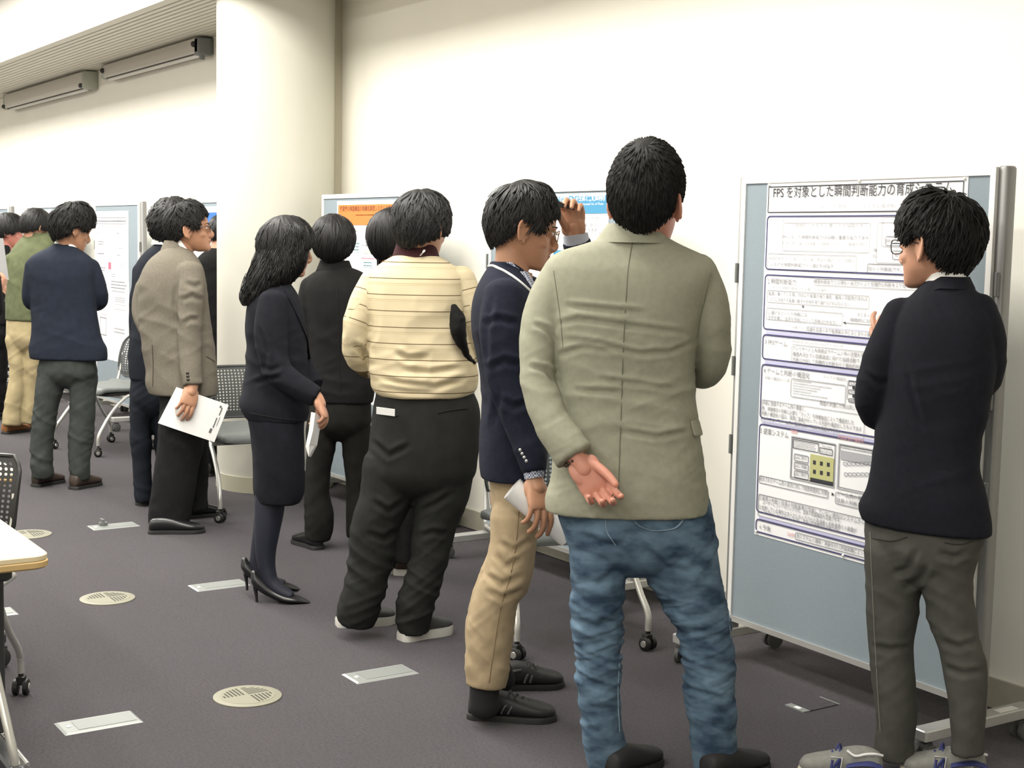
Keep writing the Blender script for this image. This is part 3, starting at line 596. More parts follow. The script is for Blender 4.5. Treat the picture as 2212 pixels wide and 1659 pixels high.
# ------------------------------------------------------------------ folding tables
M_maple = mat('maple_top', (0.80, 0.68, 0.44), 0.42, var=0.06, vscale=5, stretch=(12, 1, 1))
M_edge = mat('maple_edge', (0.60, 0.42, 0.18), 0.5, var=0.05, vscale=12)
def table(cx, cy, label):
    t = thing('folding_table', (cx, cy, 0), 0, label, 'table', 'maple folding tables'); Lx, Ly = .60, 1.80
    g = G(); rbox(g, (0, 0, .688), Lx-.004, Ly-.004, .018, .045, seg=6); part('top', g, M_maple, t, 40)
    g = G(); rbox(g, (0, 0, .671), Lx, Ly, .022, .045, seg=6); part('edge_band', g, M_edge, t, 40)
    for s in (-1, 1):
        y = s*(Ly/2-.08)
        g = G(); rbox(g, (-.02, y, .385), .045, .06, .50, .012); lg = part('post', g, mat('table_post', (.05, .052, .055), .4, .3), t, 40)
        g = G(); rbox(g, (-.02, y, .64), .30, .07, .04, .01); rbox(g, (-.02, y, .60), .09, .10, .06, .02); part('bracket', g, M_dark, lg, 40)
        g = G(); rbox(g, (-.02, y, .105), .56, .05, .04, .018); part('foot', g, mat('table_foot', (.06, .062, .065), .3, .5), lg, 40)
        g = G(); cyl(g, (-.28, y+.026, .123), (.24, y+.026, .123), .006); part('foot_trim', g, M_chrome, lg, 40)
        for x in (-.27, .23): link('caster', ME_CAST2, None, lg, (x, y, 0))
    return t
ME_CAST2 = mesh_of(caster_mesh(.038, .05), 'caster'); ME_CAST2.materials.append(M_dark); sharp(ME_CAST2, 45)
T1 = table(-3.960, 0.092, 'pale maple folding table nearest the camera'); table(-5.262, 0.352, 'second maple folding table, only a corner showing beyond the black chair')
q0 = floor_at(-12, 1445, .36)-np.array([-3.960, .092, 0]); q1 = floor_at(34, 1655, .12)-np.array([-3.960, .092, 0]); q2 = floor_at(40, 1690, .07)-np.array([-3.960, .092, 0])
g = G(); pipe(g, [q0+(q0-q1)*.9, q0, q1, q2], .0125, 12, 4); part('slanted_leg', g, M_tube, T1, 50)
# ------------------------------------------------------------------ people: helpers
fh = norm([cf[0], cf[1], 0]); rh = np.array([-fh[1], fh[0], 0.0])*-1.0
if rh @ cr_ < 0: rh = -rh
UP = np.array([0, 0, 1.0])
def _h(i, j, k, seed):
    n = (i*374761393+j*668265263+k*2147483647+seed*1274126177) & 0xffffffff
    n = ((n ^ (n >> 13))*1274126177) & 0xffffffff
    return ((n ^ (n >> 16)) & 0xffff)/32767.5-1.0
def vnoise(P, seed=0):
    P = np.asarray(P, float); I = np.floor(P).astype(np.int64); f = P-I; f = f*f*(3-2*f); out = 0
    for a in (0, 1):
        for b in (0, 1):
            for c in (0, 1):
                w = (f[:, 0] if a else 1-f[:, 0])*(f[:, 1] if b else 1-f[:, 1])*(f[:, 2] if c else 1-f[:, 2])
                out = out+w*_h(I[:, 0]+a, I[:, 1]+b, I[:, 2]+c, seed)
    return out
def remesh(g, vox, smooth=3):
    me = mesh_of(g, 'tmp'); ob = bpy.data.objects.new('tmp', me); COL.objects.link(ob)
    m = ob.modifiers.new('r', 'REMESH'); m.mode = 'VOXEL'; m.voxel_size = vox; m.use_smooth_shade = True
    if smooth: s = ob.modifiers.new('s', 'SMOOTH'); s.factor = 0.5; s.iterations = smooth
    dg = bpy.context.evaluated_depsgraph_get(); out = bpy.data.meshes.new_from_object(ob.evaluated_get(dg))
    bpy.data.objects.remove(ob); bpy.data.meshes.remove(me); return out
def arrays(me):
    n = len(me.vertices); V = np.zeros(n*3); me.vertices.foreach_get('co', V); N = np.zeros(n*3); me.vertex_normals.foreach_get('vector', N)
    return V.reshape(-1, 3), N.reshape(-1, 3)
def join(meshes, name):
    """several meshes into one"""
    V = []; L = []; S = []; b = 0; lb = 0
    for me in meshes:
        n = len(me.vertices); v = np.zeros(n*3); me.vertices.foreach_get('co', v); V.append(v.reshape(-1, 3))
        l = np.zeros(len(me.loops), np.int32); me.loops.foreach_get('vertex_index', l); L.append(l+b)
        s = np.zeros(len(me.polygons), np.int32); me.polygons.foreach_get('loop_start', s); S.append(s+lb); b += n; lb += len(l)
    out = bpy.data.meshes.new(name); V = np.vstack(V); L = np.concatenate(L); S = np.concatenate(S)
    out.vertices.add(len(V)); out.vertices.foreach_set('co', V.ravel()); out.loops.add(len(L)); out.loops.foreach_set('vertex_index', L)
    out.polygons.add(len(S)); out.polygons.foreach_set('loop_start', S); out.update(calc_edges=True); out.validate()
    for me in meshes: bpy.data.meshes.remove(me)
    return out
# folds in cloth: each returns how far the cloth is pushed along its normal
def rumple(amp, fz, fx, z0=-9, z1=9, seed=1, skew=0.0, soft=.08):
    def f(V, N, fig):
        u = V @ rh; v = V @ fh; z = V[:, 2]
        w = vnoise(np.column_stack([u*2.2, v*2.2, z*2.2]), seed+9)
        n = vnoise(np.column_stack([u*fx, v*fx, (z+skew*u)*fz+w*1.2]), seed)
        n2 = vnoise(np.column_stack([u*fx*1.7+5, v*fx*1.7, (z-skew*u*1.3)*fz*1.6+w]), seed+3)
        r = (1-np.abs(n)*2)*.7+(1-np.abs(n2)*2)*.4
        m = np.clip((z-z0)/soft, 0, 1)*np.clip((z1-z)/soft, 0, 1)
        return amp*r*m
    return f
def crease(lines, wpx, amp):
    """folds that run along given lines on the side seen in the room's open side"""
    def f(V, N, fig):
        W = V+fig.loc-CP; d = W @ cf; x = IW/2+FPX*(W @ cr_)/d; y = IH/2-FPX*(W @ cu_)/d
        face = np.clip(-(N @ fh)*2, 0, 1); out = np.zeros(len(V))
        for ln in lines:
            best = np.full(len(V), 1e9); sg = np.zeros(len(V)); tt = np.zeros(len(V)); n = len(ln)-1
            for k in range(n):
                a = np.array(ln[k], float); b = np.array(ln[k+1], float); e = b-a; L2 = e @ e
                t = np.clip(((x-a[0])*e[0]+(y-a[1])*e[1])/L2, 0, 1); dx = x-a[0]-t*e[0]; dy = y-a[1]-t*e[1]; q = np.hypot(dx, dy)
                up = q < best; best[up] = q[up]; sg[up] = np.sign(e[0]*dy-e[1]*dx)[up]; tt[up] = ((k+t)/n)[up]
            s = best*sg; fade = np.clip(np.minimum(tt, 1-tt)*5, 0, 1)
            out += fade*(-np.exp(-(s/wpx)**2)+.75*np.exp(-((s+1.9*wpx)/wpx)**2)+.35*np.exp(-((s-2*wpx)/wpx)**2))
        return amp*out*face
    return f
class Fig:
    def __init__(s, label, px, py, d=None, vox=.006):
        w = floor_at(px, py) if d is None else at_depth(px, py, d)*np.array([1, 1, 0])
        s.loc = w; s.D = depth(at_depth(px, py, depth(w))) if d is None else d
        s.root = thing('person', tuple(w), 0, label, 'person', 'visitors at the poster boards'); s.vox = vox
        s.skin = G(); s.hands = G(); s.k = FPX/s.D; s.fh = norm(ray(px, 700)*np.array([1, 1, 0]))
    tw = 0.0; x0 = 0.0     # turn of the figure: depth gained per metre to its side
    def P(s, x, y, dv=0.0): return at_depth(x, y, s.D+dv+s.tw*(x-s.x0)*s.D/FPX)-s.loc
    def m(s, px, dv=0.0): return px*(s.D+dv)/FPX
    def tube(s, g, pts, ex=2.0, seg=22, m=5, rnd=True, metric=False):
        p = np.asarray(pts, float); C = np.array([s.P(*q[:3]) for q in p]); ra = p[:, 3] if metric else np.array([s.m(q[3], q[2]) for q in p])
        Q = resample(np.column_stack([C, ra, p[:, 4]]), m); C, ra, rb = Q[:, :3], np.maximum(Q[:, 3], .002), np.maximum(Q[:, 4], .002)
        if rnd:
            t0 = norm(C[0]-C[1]); t1 = norm(C[-1]-C[-2]); e0 = min(ra[0], rb[0]); e1 = min(ra[-1], rb[-1])
            if rnd is True or rnd == 0:
                C = np.vstack([C[0]+t0*e0*.95, C[0]+t0*e0*.7, C[0]+t0*e0*.35, C]); kk = np.array([.3, .71, .94]); ra = np.concatenate([kk*ra[0], ra]); rb = np.concatenate([kk*rb[0], rb])
            if rnd is True:
                C = np.vstack([C, C[-1]+t1*e1*.35, C[-1]+t1*e1*.7, C[-1]+t1*e1*.95]); kk = np.array([.94, .71, .3]); ra = np.concatenate([ra, kk*ra[-1]]); rb = np.concatenate([rb, kk*rb[-1]])
        T, A, B = frames(C, s.fh); return loft(g, C, A*ra[:, None], B*rb[:, None], seg, ex)
    def sleeve(s, g, pts, ex=2.0, seg=24, m=5):
        p = np.asarray(pts, float); C = np.array([s.P(*q[:3]) for q in p]); ra = np.array([s.m(q[3], q[2]) for q in p])
        Q = resample(np.column_stack([C, ra, p[:, 4]]), m); C, ra, rb = Q[:, :3], np.maximum(Q[:, 3], .002), np.maximum(Q[:, 4], .002)
        t0 = norm(C[0]-C[1]); e0 = min(ra[0], rb[0]); C = np.vstack([C[0]+t0*e0*.9, C[0]+t0*e0*.65, C[0]+t0*e0*.35, C]); kk = np.array([.35, .74, .94])
        ra = np.concatenate([kk*ra[0], ra]); rb = np.concatenate([kk*rb[0], rb]); T, A, B = frames(C, s.fh); return loft(g, C, A*ra[:, None], B*rb[:, None], seg, ex)
    def rows(s, g, rows, ex=2.4, seg=40, m=5):
        C = []; A = []; B = []
        for y, xl, xr, dv, rb in rows:
            C.append(s.P((xl+xr)/2, y, dv)); A.append((rh+s.fh*s.tw)*s.m((xr-xl)/2, dv)); B.append(s.fh*rb)
        Q = resample(np.column_stack([C, A, B]), m); return loft(g, Q[:, :3], Q[:, 3:6], Q[:, 6:9], seg, ex)
    def pelvis(s, g, rows):
        y, xl, xr, dv, rb = rows[-1]; c = (xl+xr)/2; w = (xr-xl)/2; dy = .085*FPX/s.D
        s.rows(g, list(rows)+[(y+dy*.35, c-w*.86, c+w*.86, dv, rb*.86), (y+dy*.7, c-w*.6, c+w*.6, dv, rb*.62), (y+dy, c-w*.3, c+w*.3, dv, rb*.3)], 2.2)
    def bake(s, g, name, mt, folds=(), vox=None, smooth=3, label=None, parent=None):
        me = remesh(g, vox or s.vox, smooth)
        if folds:
            V, N = arrays(me); d = sum(f(V, N, s) for f in folds); V = V+N*d[:, None]; me.vertices.foreach_set('co', V.ravel()); me.update()
        me.name = name; me.materials.clear(); o = link(name, me, mt, parent or s.root, smooth=True)
        if label: o['label'] = label
        return o
    def raw(s, g, name, mt, smooth=40, parent=None, label=None): return part(name, g, mt, parent or s.root, smooth, label)
    def body(s, mt, vox=None):
        ms = [remesh(s.skin, vox or .005, 3)]
        if s.hands.n: ms.append(remesh(s.hands, .0027, 2))
        me = join(ms, 'body') if len(ms) > 1 else ms[0]; me.name = 'body'; me.materials.clear(); return link('body', me, mt, s.root, smooth=True)
    # ---- head
    def head(s, x, y, dv=0.0, sc=1.05, yaw=0.0, pitch=0.0, roll=0.0, neck=None, nr=.056, jaw=1.0, face=True):
        ya, pi_, ro = (math.radians(a) for a in (yaw, pitch, roll))
        f0 = fh*math.cos(ya)+rh*math.sin(ya); r0 = rh*math.cos(ya)-fh*math.sin(ya)
        f = f0*math.cos(pi_)-UP*math.sin(pi_); u = UP*math.cos(pi_)+f0*math.sin(pi_)
        r = r0*math.cos(ro)-u*math.sin(ro); u = u*math.cos(ro)+r0*math.sin(ro)
        s.hc = s.P(x, y, dv); s.hm = np.array([r, f, u])*sc; s.hs = sc
        g = G(); sl = [(0, .078, .030, .016), (.006, .086, .012, .030), (.018, .0885, -.015, .042), (.034, .0865, -.040, .052*jaw), (.050, .0850, -.060, .060*jaw), (.068, .0845, -.074, .0655),
                       (.088, .0835, -.084, .069), (.106, .0815, -.092, .0715), (.118, .0830, -.096, .073), (.130, .0875, -.099, .074), (.150, .0880, -.101, .0755), (.172, .0800, -.097, .074), (.194, .0620, -.086, .065), (.211, .036, -.064, .048), (.221, .008, -.036, .028), (.2245, -.01, -.018, .010)]
        C = [(0, (a+b)/2, z-.115) for z, a, b, w in sl]; Q = resample(np.column_stack([C, [(w, 0, 0) for *_, w in sl], [(0, (a-b)/2, 0) for z, a, b, w in sl]]), 3)
        loft(g, Q[:, :3], Q[:, 3:6], Q[:, 6:9], 32, 2.25)
        if face:
            pipe(g, [(0, .081, .012), (0, .088, -.004), (0, .096, -.020), (0, .1025, -.034), (0, .095, -.044), (0, .083, -.048)], [.008, .0085, .0095, .0108, .0105, .008], 12, 4, ref=(1, 0, 0))
            for e in (-1, 1):
                ball(g, (e*.011, .089, -.041), (.008, 0, 0), (0, .011, 0), (0, 0, .0075)); ball(g, (e*.031, .078, .016), (.021, 0, 0), (0, .012, 0), (0, 0, .006)); ball(g, (e*.032, .072, -.002), (.017, 0, 0), (0, .0105, 0), (0, 0, .009)); ball(g, (e*.044, .05, -.032), (.018, 0, 0), (0, .024, 0), (0, 0, .018))
            ball(g, (0, .0855, -.0625), (.022, 0, 0), (0, .0085, 0), (0, 0, .0052)); ball(g, (0, .0835, -.0725), (.019, 0, 0), (0, .0090, 0), (0, 0, .0062)); ball(g, (0, .080, -.097), (.022, 0, 0), (0, .0115, 0), (0, 0, .014))
        for e in (-1, 1):
            ec = np.array([e*.0785, -.010, -.014]); ex_ = norm((e*.55, -.84, 0)); ez = norm((0, -.16, 1))
            ball(g, ec+ex_*.006, ex_*.0175, np.cross(ex_, ez)*.0055, ez*.031, 16, 10)
            pts = [ec+ex_*(.006+.019*math.cos(a))+ez*(.033*math.sin(a))+np.array([e*.004, 0, 0]) for a in np.linspace(math.radians(205), math.radians(-60), 14)]
            pipe(g, pts, .0048, 8); ball(g, ec+ex_*.004-ez*.029, ex_*.009, np.cross(ex_, ez)*.005, ez*.009, 10, 6); ball(g, ec-ex_*.006, (e*.008, 0, 0), (0, .012, 0), (0, 0, .026), 10, 6)
        g.move(s.hm.T, s.hc); s.skin.merge(g)
        if neck is not None:
            a = s.hc+np.array([0, -.026, -.045]) @ s.hm; b = s.P(*neck); mid = (a+b)/2
            pipe(s.skin, [a, mid, b, b+(b-mid)*.8], [nr*1.0, nr*.97, nr*1.0, nr*1.0], 22, 4, rnd=True)
        return s
    def hl(s, p): return s.hc+np.asarray(p, float) @ s.hm
    def eyes(s):
        g = G(); gi = G()
        for e in (-1, 1): ball(g, s.hl((e*.032, .0735, .001)), s.hm[0]*.0115, s.hm[1]*.0115, s.hm[2]*.0085, 14, 10); ball(gi, s.hl((e*.032, .0835, .001)), s.hm[0]*.0055, s.hm[1]*.002, s.hm[2]*.0055, 10, 8)
        o = s.raw(g, 'eyes', mat('eye_white', (.75, .72, .68), .3)); s.raw(gi, 'iris', mat('eye_iris', (.02, .012, .008), .2), parent=o)
        g = G()
        for e in (-1, 1): pipe(g, [s.hl((e*.014, .0885, .0185)), s.hl((e*.03, .088, .0235)), s.hl((e*.05, .073, .019))], [.003, .0042, .002], 8, 3, rb=[.0015]*3)
        s.raw(g, 'eyebrow', mat('eyebrow_hair', (.012, .010, .009), .8))
        g = G(); pipe(g, [s.hl((-.02, .0885, -.0672)), s.hl((0, .0955, -.0668)), s.hl((.02, .0885, -.0672))], .0016, 6, 4); s.raw(g, 'mouth_line', mat('lip_line', (.20, .06, .05), .6))
    def glasses(s, mt, w=.026, h=.019):
        g = G()
        for e in (-1, 1):
            c = np.array([e*.034, .0985, -.002]); n = 20
            pts = [s.hl(c+np.array([w*math.copysign(abs(math.cos(a))**.7, math.cos(a)), -.004*abs(math.cos(a)), h*math.copysign(abs(math.sin(a))**.7, math.sin(a))])) for a in np.linspace(0, 2*PI, n)]
            pipe(g, pts, .0017, 6); pipe(g, [s.hl((e*.059, .095, .006)), s.hl((e*.072, .080, .006)), s.hl((e*.079, .03, .003)), s.hl((e*.083, -.008, .002)), s.hl((e*.082, -.022, -.012))], .0018, 6, 3)
        pipe(g, [s.hl((-.010, .1, .003)), s.hl((0, .103, .005)), s.hl((.010, .1, .003))], .0016, 6); return s.raw(g, 'glasses', mt)
    # ---- hair
    def hair(s, mt, line, t=(.02, .02, .02, .02), n=1300, lift=.006, wid=.005, swirl=.35, lump=.05, seed=1, tilt=18, over=6.0, curl=0.0, name='hair', amin=.05, length=(.5, 1.1), drop=0.0, taper=.5, t0=.45):
        """line: (azimuth from the brow, polar angle of the hairline); t: extra thickness over top, sides, back, brow"""
        R = random.Random(seed); ph = [p for p, _ in line]; an = [a for _, a in line]
        L = lambda p: np.radians(np.interp(np.degrees(np.abs(p)), ph, an))
        ti = math.radians(tilt); cen = np.array([0, -.008, .012])
        def dirv(a, p):
            x = np.sin(a)*np.sin(p); y = np.sin(a)*np.cos(p); z = np.cos(a)
            return np.stack([x, y*math.cos(ti)-z*math.sin(ti), z*math.cos(ti)+y*math.sin(ti)], -1)
        def rad(d, k=1.0):
            rx = .0775+t[1]*k; ry = np.where(d[..., 1] < 0, .099+t[2]*k, .097+t[3]*k); rz = np.where(d[..., 2] > 0, .101+t[0]*k, .118+t[0]*k*.3)
            return 1/np.sqrt((d[..., 0]/rx)**2+(d[..., 1]/ry)**2+(d[..., 2]/rz)**2)
        g = G(); nu, nv = 72, 22; P_ = np.linspace(-PI, PI, nu, endpoint=False); V = []
        for j in range(nv+1):
            f = j/nv; a = L(P_)*f; d = dirv(a, P_); k = 1.0-taper*max(0, (f-t0)/(1-t0))**1.4
            nz = vnoise(np.column_stack([d*[6, 6, 6]]), seed)*lump*.6+vnoise(np.column_stack([P_*9+f*2, np.full(nu, f*2.2), np.full(nu, 3.)]), seed+5)*lump*.5*min(1, f*3)
            V.append(cen+d*(rad(d, k)*(1+nz*(1-.5*f)))[:, None])
        d = dirv(L(P_), P_); V.append(cen+d*(rad(d, 0)*.93)[:, None]); V = np.array(V).reshape(-1, 3)
        F = [(j*nu+i, j*nu+(i+1) % nu, (j+1)*nu+(i+1) % nu, (j+1)*nu+i) for j in range(nv+1) for i in range(nu)]; g.add(V, F)
        m = 6; VV = []; FF = []; b = 0
        for q in range(n):
            p0 = R.uniform(-PI, PI); Lp = float(L(p0)); a0 = Lp*(amin+(1-amin)*R.random()**.8*.9); a1 = min(a0+Lp*R.uniform(*length), Lp+math.radians(R.uniform(-over*.6, over))); w = wid*R.uniform(.6, 1.4); lf = lift*R.uniform(.2, 1.3); sw = swirl*R.uniform(-.6, 1.0); ck = R.uniform(0, 6.3)
            if a1 < a0+.06: a1 = a0+.10
            tt = np.linspace(0, 1, m); aa = a0+(a1-a0)*tt; pp = p0+sw*tt*tt*(aa-a0)+curl*.5*np.sin(tt*9+ck); d = dirv(aa, pp)
            kk = 1-taper*np.clip((aa/np.maximum(L(pp), .1)-t0)/(1-t0), 0, 1)**1.4; rr = rad(d, kk)*(1+lump*.2*R.uniform(-1, 1))+lf*np.sin(tt*PI*.55)-.004*(1-tt)+curl*.012*np.cos(tt*9+ck)
            C = cen+d*rr[:, None]
            if drop: C[:, 2] -= drop*np.clip(tt-.5, 0, 1)**1.3
            T = np.gradient(C, axis=0); S = np.cross(T, d); S /= np.maximum(np.linalg.norm(S, axis=1), 1e-9)[:, None]; ww = (w*np.sin(np.clip(.25+tt*.95, 0, 1.25)*PI/1.25)).clip(.0006)[:, None]
            VV += [C-S*ww-d*.0012, C+d*.0012, C+S*ww-d*.0012]
            for i in range(m-1): FF += [(b+i, b+i+1, b+m+i+1, b+m+i), (b+m+i, b+m+i+1, b+2*m+i+1, b+2*m+i)]
            b += 3*m
        g.add(np.vstack(VV), FF); g.move(s.hm.T, s.hc); return s.raw(g, name, mt, smooth=180)
    # ---- hand with five fingers
    def hand(s, wrist, along, palm, thumb, curls=((25, 40, 25),)*4, th=(35, 10, 20, 25), sc=1.0, spread=4.0, fore=None):
        Y = norm(along); Z = norm(np.asarray(palm)-Y*(np.asarray(palm) @ Y)); X = np.cross(Y, Z); X = X if X @ np.asarray(thumb) > 0 else -X
        M = np.array([X, Y, Z])*sc; g = G()
        C = [(0, -.012, 0), (0, .012, .001), (.002, .035, .001), (.002, .062, 0), (.001, .086, -.001), (0, .096, -.002)]; A = [.0255, .029, .037, .0415, .041, .036]; B = [.019, .019, .0185, .0165, .0135, .010]
        Q = resample(np.column_stack([C, A, B]), 3); loft(g, Q[:, :3], np.outer(Q[:, 3], (1, 0, 0)), np.outer(Q[:, 4], (0, 0, 1)), 20, 2.6)
        ball(g, (.026, .034, .009), (.016, .006, 0), (-.006, .027, 0), (0, 0, .013)); ball(g, (-.026, .034, .007), (.013, 0, 0), (0, .032, 0), (0, 0, .012))
        for (bx, by, ls, r0), (c1, c2, c3), sp in zip(((.0305, .088, (.043, .026, .021), .0092), (.0095, .094, (.047, .030, .022), .0094), (-.0115, .090, (.043, .028, .021), .0090), (-.0310, .080, (.034, .021, .019), .0080)), curls, (1.2, .3, -.5, -1.4)):
            p = np.array([bx, by-.012, -.001]); pts = [p]; a = 0.0; az = math.radians(sp*spread)
            p = np.array([bx, by, -.001]); pts.append(p)
            for c, l in zip((c1, c2, c3), ls):
                a += math.radians(c); d = np.array([math.sin(az)*math.cos(a), math.cos(az)*math.cos(a), math.sin(a)]); p = p+d*l; pts.append(p)
            pipe(g, pts, [r0*.95, r0*1.06, r0, r0*.93, r0*.78], 12, 4, ref=(1, .02, .03), rnd=True)
        o, el, c2, c3 = (math.radians(a) for a in th); p = np.array([.020, .018, .004]); pts = [p]; a = o
        for c, l in ((0, .040), (c2, .034), (c3, .027)):
            a -= c; d = np.array([math.sin(a)*math.cos(el), math.cos(a)*math.cos(el), math.sin(el)]); p = p+d*l; pts.append(p)
        pipe(g, pts, [.014, .0125, .0112, .009], 12, 4, rnd=True)
        g.move(M.T, wrist); s.hands.merge(g)
        if fore is not None: pipe(s.skin, [np.asarray(fore), np.asarray(wrist), np.asarray(wrist)+Y*.03*sc], [.038, .0265*sc, .027*sc], 16, 4, rnd=True)
    # ---- shoes (heel and toe points on the floor)
    def shoe(s, heel, toe, up, sole, w=1.0, h=1.0, name='shoe', pointed=0.0, foxing=.020):
        a = floor_at(*heel)-s.loc; b = floor_at(*toe)-s.loc; a[2] = b[2] = 0; L = np.linalg.norm(b-a); Y = (b-a)/max(L, 1e-6)
        L = min(max(L, .235), .305); X = np.array([Y[1], -Y[0], 0]); st = [(0.0, .018, .045), (.03, .029, .062), (.12, .034, .074), (.28, .034, .078), (.42, .036, .072), (.58, .042, .058), (.74, .0455, .046), (.88, .040-.012*pointed, .037), (.97, .024-.012*pointed, .028), (1.0, .010, .018)]
        C = [a+Y*t*L+UP*(foxing*.6+hh*h/2) for t, ww, hh in st]; A = [X*ww*w for t, ww, hh in st]; B = [UP*hh*h/2 for t, ww, hh in st]
        Q = resample(np.column_stack([C, A, B]), 4); g = G(); loft(g, Q[:, :3], Q[:, 3:6], Q[:, 6:9], 24, 2.5); o = s.raw(g, name, up, 60)
        out = [(t, ww*w+.005) for t, ww, hh in st]; out[0] = (-.015, .022*w); out[-1] = (1.015, .014*w)
        Q = resample(np.array([(a+Y*t*L).tolist()+[ww] for t, ww in out]), 4); R_ = [q[:3]+X*q[3] for q in Q]+[q[:3]-X*q[3] for q in Q[::-1]]; n = len(R_); g = G()
        V = [v+UP*z for z in (0, foxing*.75, foxing) for v in (R_ if z < foxing else [v*.97+(a+Y*L/2)*.03 for v in R_])]
        g.add(V, [(k*n+i, k*n+(i+1) % n, (k+1)*n+(i+1) % n, (k+1)*n+i) for k in (0, 1) for i in range(n)]+[tuple(range(n-1, -1, -1)), tuple(range(2*n, 3*n))]); s.raw(g, 'sole', sole, 50, parent=o)
        return o, a, Y, X, L
    def band(s, x, y, dv, ra, rb, hpx, mt, name, face=0.0, drop=0.0, taper=.9, th=.006, span=(0, 360), parent=None, m=48, label=None):
        """a collar, cuff or belt: a strip of cloth round an oval; it dips by drop towards the facing side"""
        c = s.P(x, y, dv); ra = s.m(ra, dv); hh = s.m(hpx, dv); ya = math.radians(face); f0 = fh*math.cos(ya)+rh*math.sin(ya); g = G()
        an = np.radians(np.linspace(span[0], span[1], m)); V = []
        for a in an:
            d = (rh+s.fh*s.tw)*math.cos(a)*ra+s.fh*math.sin(a)*rb; k = norm(d) @ f0; lo = c+d-UP*drop*max(0, k+.3); hi = c+d*taper+UP*(hh)-UP*drop*max(0, k+.3); o = norm(d)*th
            V += [lo+o, hi+o*.6, hi-o*.6, lo-o]
        closed = abs(span[1]-span[0]-360) < 1; n = m-1
        F = [(4*i+j, 4*((i+1) % m)+j, 4*((i+1) % m)+(j+1) % 4, 4*i+(j+1) % 4) for i in range(n) for j in range(4)]
        g.add(V, F); return s.raw(g, name, mt, 45, parent, label)
    def on(s, o, pts, r, mt, name, parent=None, rb=None, m=3, lift=.001, label=None):
        """a thin strip (seam, piping, pocket edge) lying on the cloth of part o"""
        from mathutils.bvhtree import BVHTree
        if not hasattr(s, 'bv'): s.bv = {}
        if o.name not in s.bv:
            me = o.data; s.bv[o.name] = BVHTree.FromPolygons([v.co for v in me.vertices], [tuple(p.vertices) for p in me.polygons])
        Q = []; src = Vector(CP-s.loc)
        pts = resample(np.array([(x, y, 0) for x, y in pts], float), 5)
        for x, y, _ in pts:
            h = s.bv[o.name].ray_cast(src, Vector(norm(ray(x, y))))
            if h[0] is not None: Q.append(np.array(h[0])+np.array(h[1])*lift)
        if len(Q) < 2: return None
        g = G(); pipe(g, Q, r, 6, 1, rb=rb); return s.raw(g, name, mt, 60, parent or o, label)
    def surf(s, o, x, y, lift=0.0, strict=False):
        from mathutils.bvhtree import BVHTree
        if not hasattr(s, 'bv'): s.bv = {}
        if o.name not in s.bv: s.bv[o.name] = BVHTree.FromPolygons([v.co for v in o.data.vertices], [tuple(p.vertices) for p in o.data.polygons])
        h = s.bv[o.name].ray_cast(Vector(CP-s.loc), Vector(norm(ray(x, y)))); return (np.array(h[0])+np.array(h[1])*lift, np.array(h[1])) if h[0] is not None else ((s.P(x, y, -.12), -fh) if not strict else (None, None))
    def strip(s, pts, r, mt, name, parent=None, rb=None, m=4, label=None):
        g = G(); pipe(g, [s.P(*p) for p in pts], r, 8, m, rb=rb, rnd=True); return s.raw(g, name, mt, 60, parent, label)
def cloth(name, col, var=.08, rough=.9, vs_=14, bump=.25, bs=900, sheen=.0, **k): return mat(name, col, rough, 0, var=var, vscale=vs_, bump=bump, bscale=bs, sheen=sheen, spec=.2, **k)
M_skin = mat('skin_warm', srgb(190, 142, 116), .52, var=.05, vscale=30, sss=.06, bump=.08, bscale=500)
M_skin2 = mat('skin_tan', srgb(176, 130, 102), .52, var=.05, vscale=30, sss=.06, bump=.08, bscale=500)
M_hair = mat('hair_black', (.009, .0085, .009), .5, spec=.3, var=.25, vscale=60, stretch=(1, 1, .15))
M_hair2 = mat('hair_soft_black', (.010, .0095, .009), .65, spec=.22, var=.25, vscale=60)
M_hair3 = mat('hair_greying', (.017, .017, .018), .5, spec=.35, var=.5, vscale=90)
M_sole_k = mat('sole_black', (.012, .012, .012), .6); M_leather = mat('black_leather', (.010, .010, .011), .32, spec=.5, coat=.15); M_sole_w = mat('sole_white', (.55, .54, .50), .6)
LINE_SHORT = [(0, 80), (30, 82), (50, 88), (62, 100), (70, 106), (78, 100), (88, 88), (104, 90), (118, 106), (140, 116), (180, 120)]
LINE_FRINGE = [(0, 99), (30, 99), (50, 101), (64, 108), (72, 110), (80, 102), (88, 90), (104, 92), (118, 110), (140, 120), (180, 126)]
LINE_FULL = [(0, 98), (40, 100), (60, 106), (74, 114), (86, 106), (100, 108), (118, 118), (140, 126), (180, 132)]
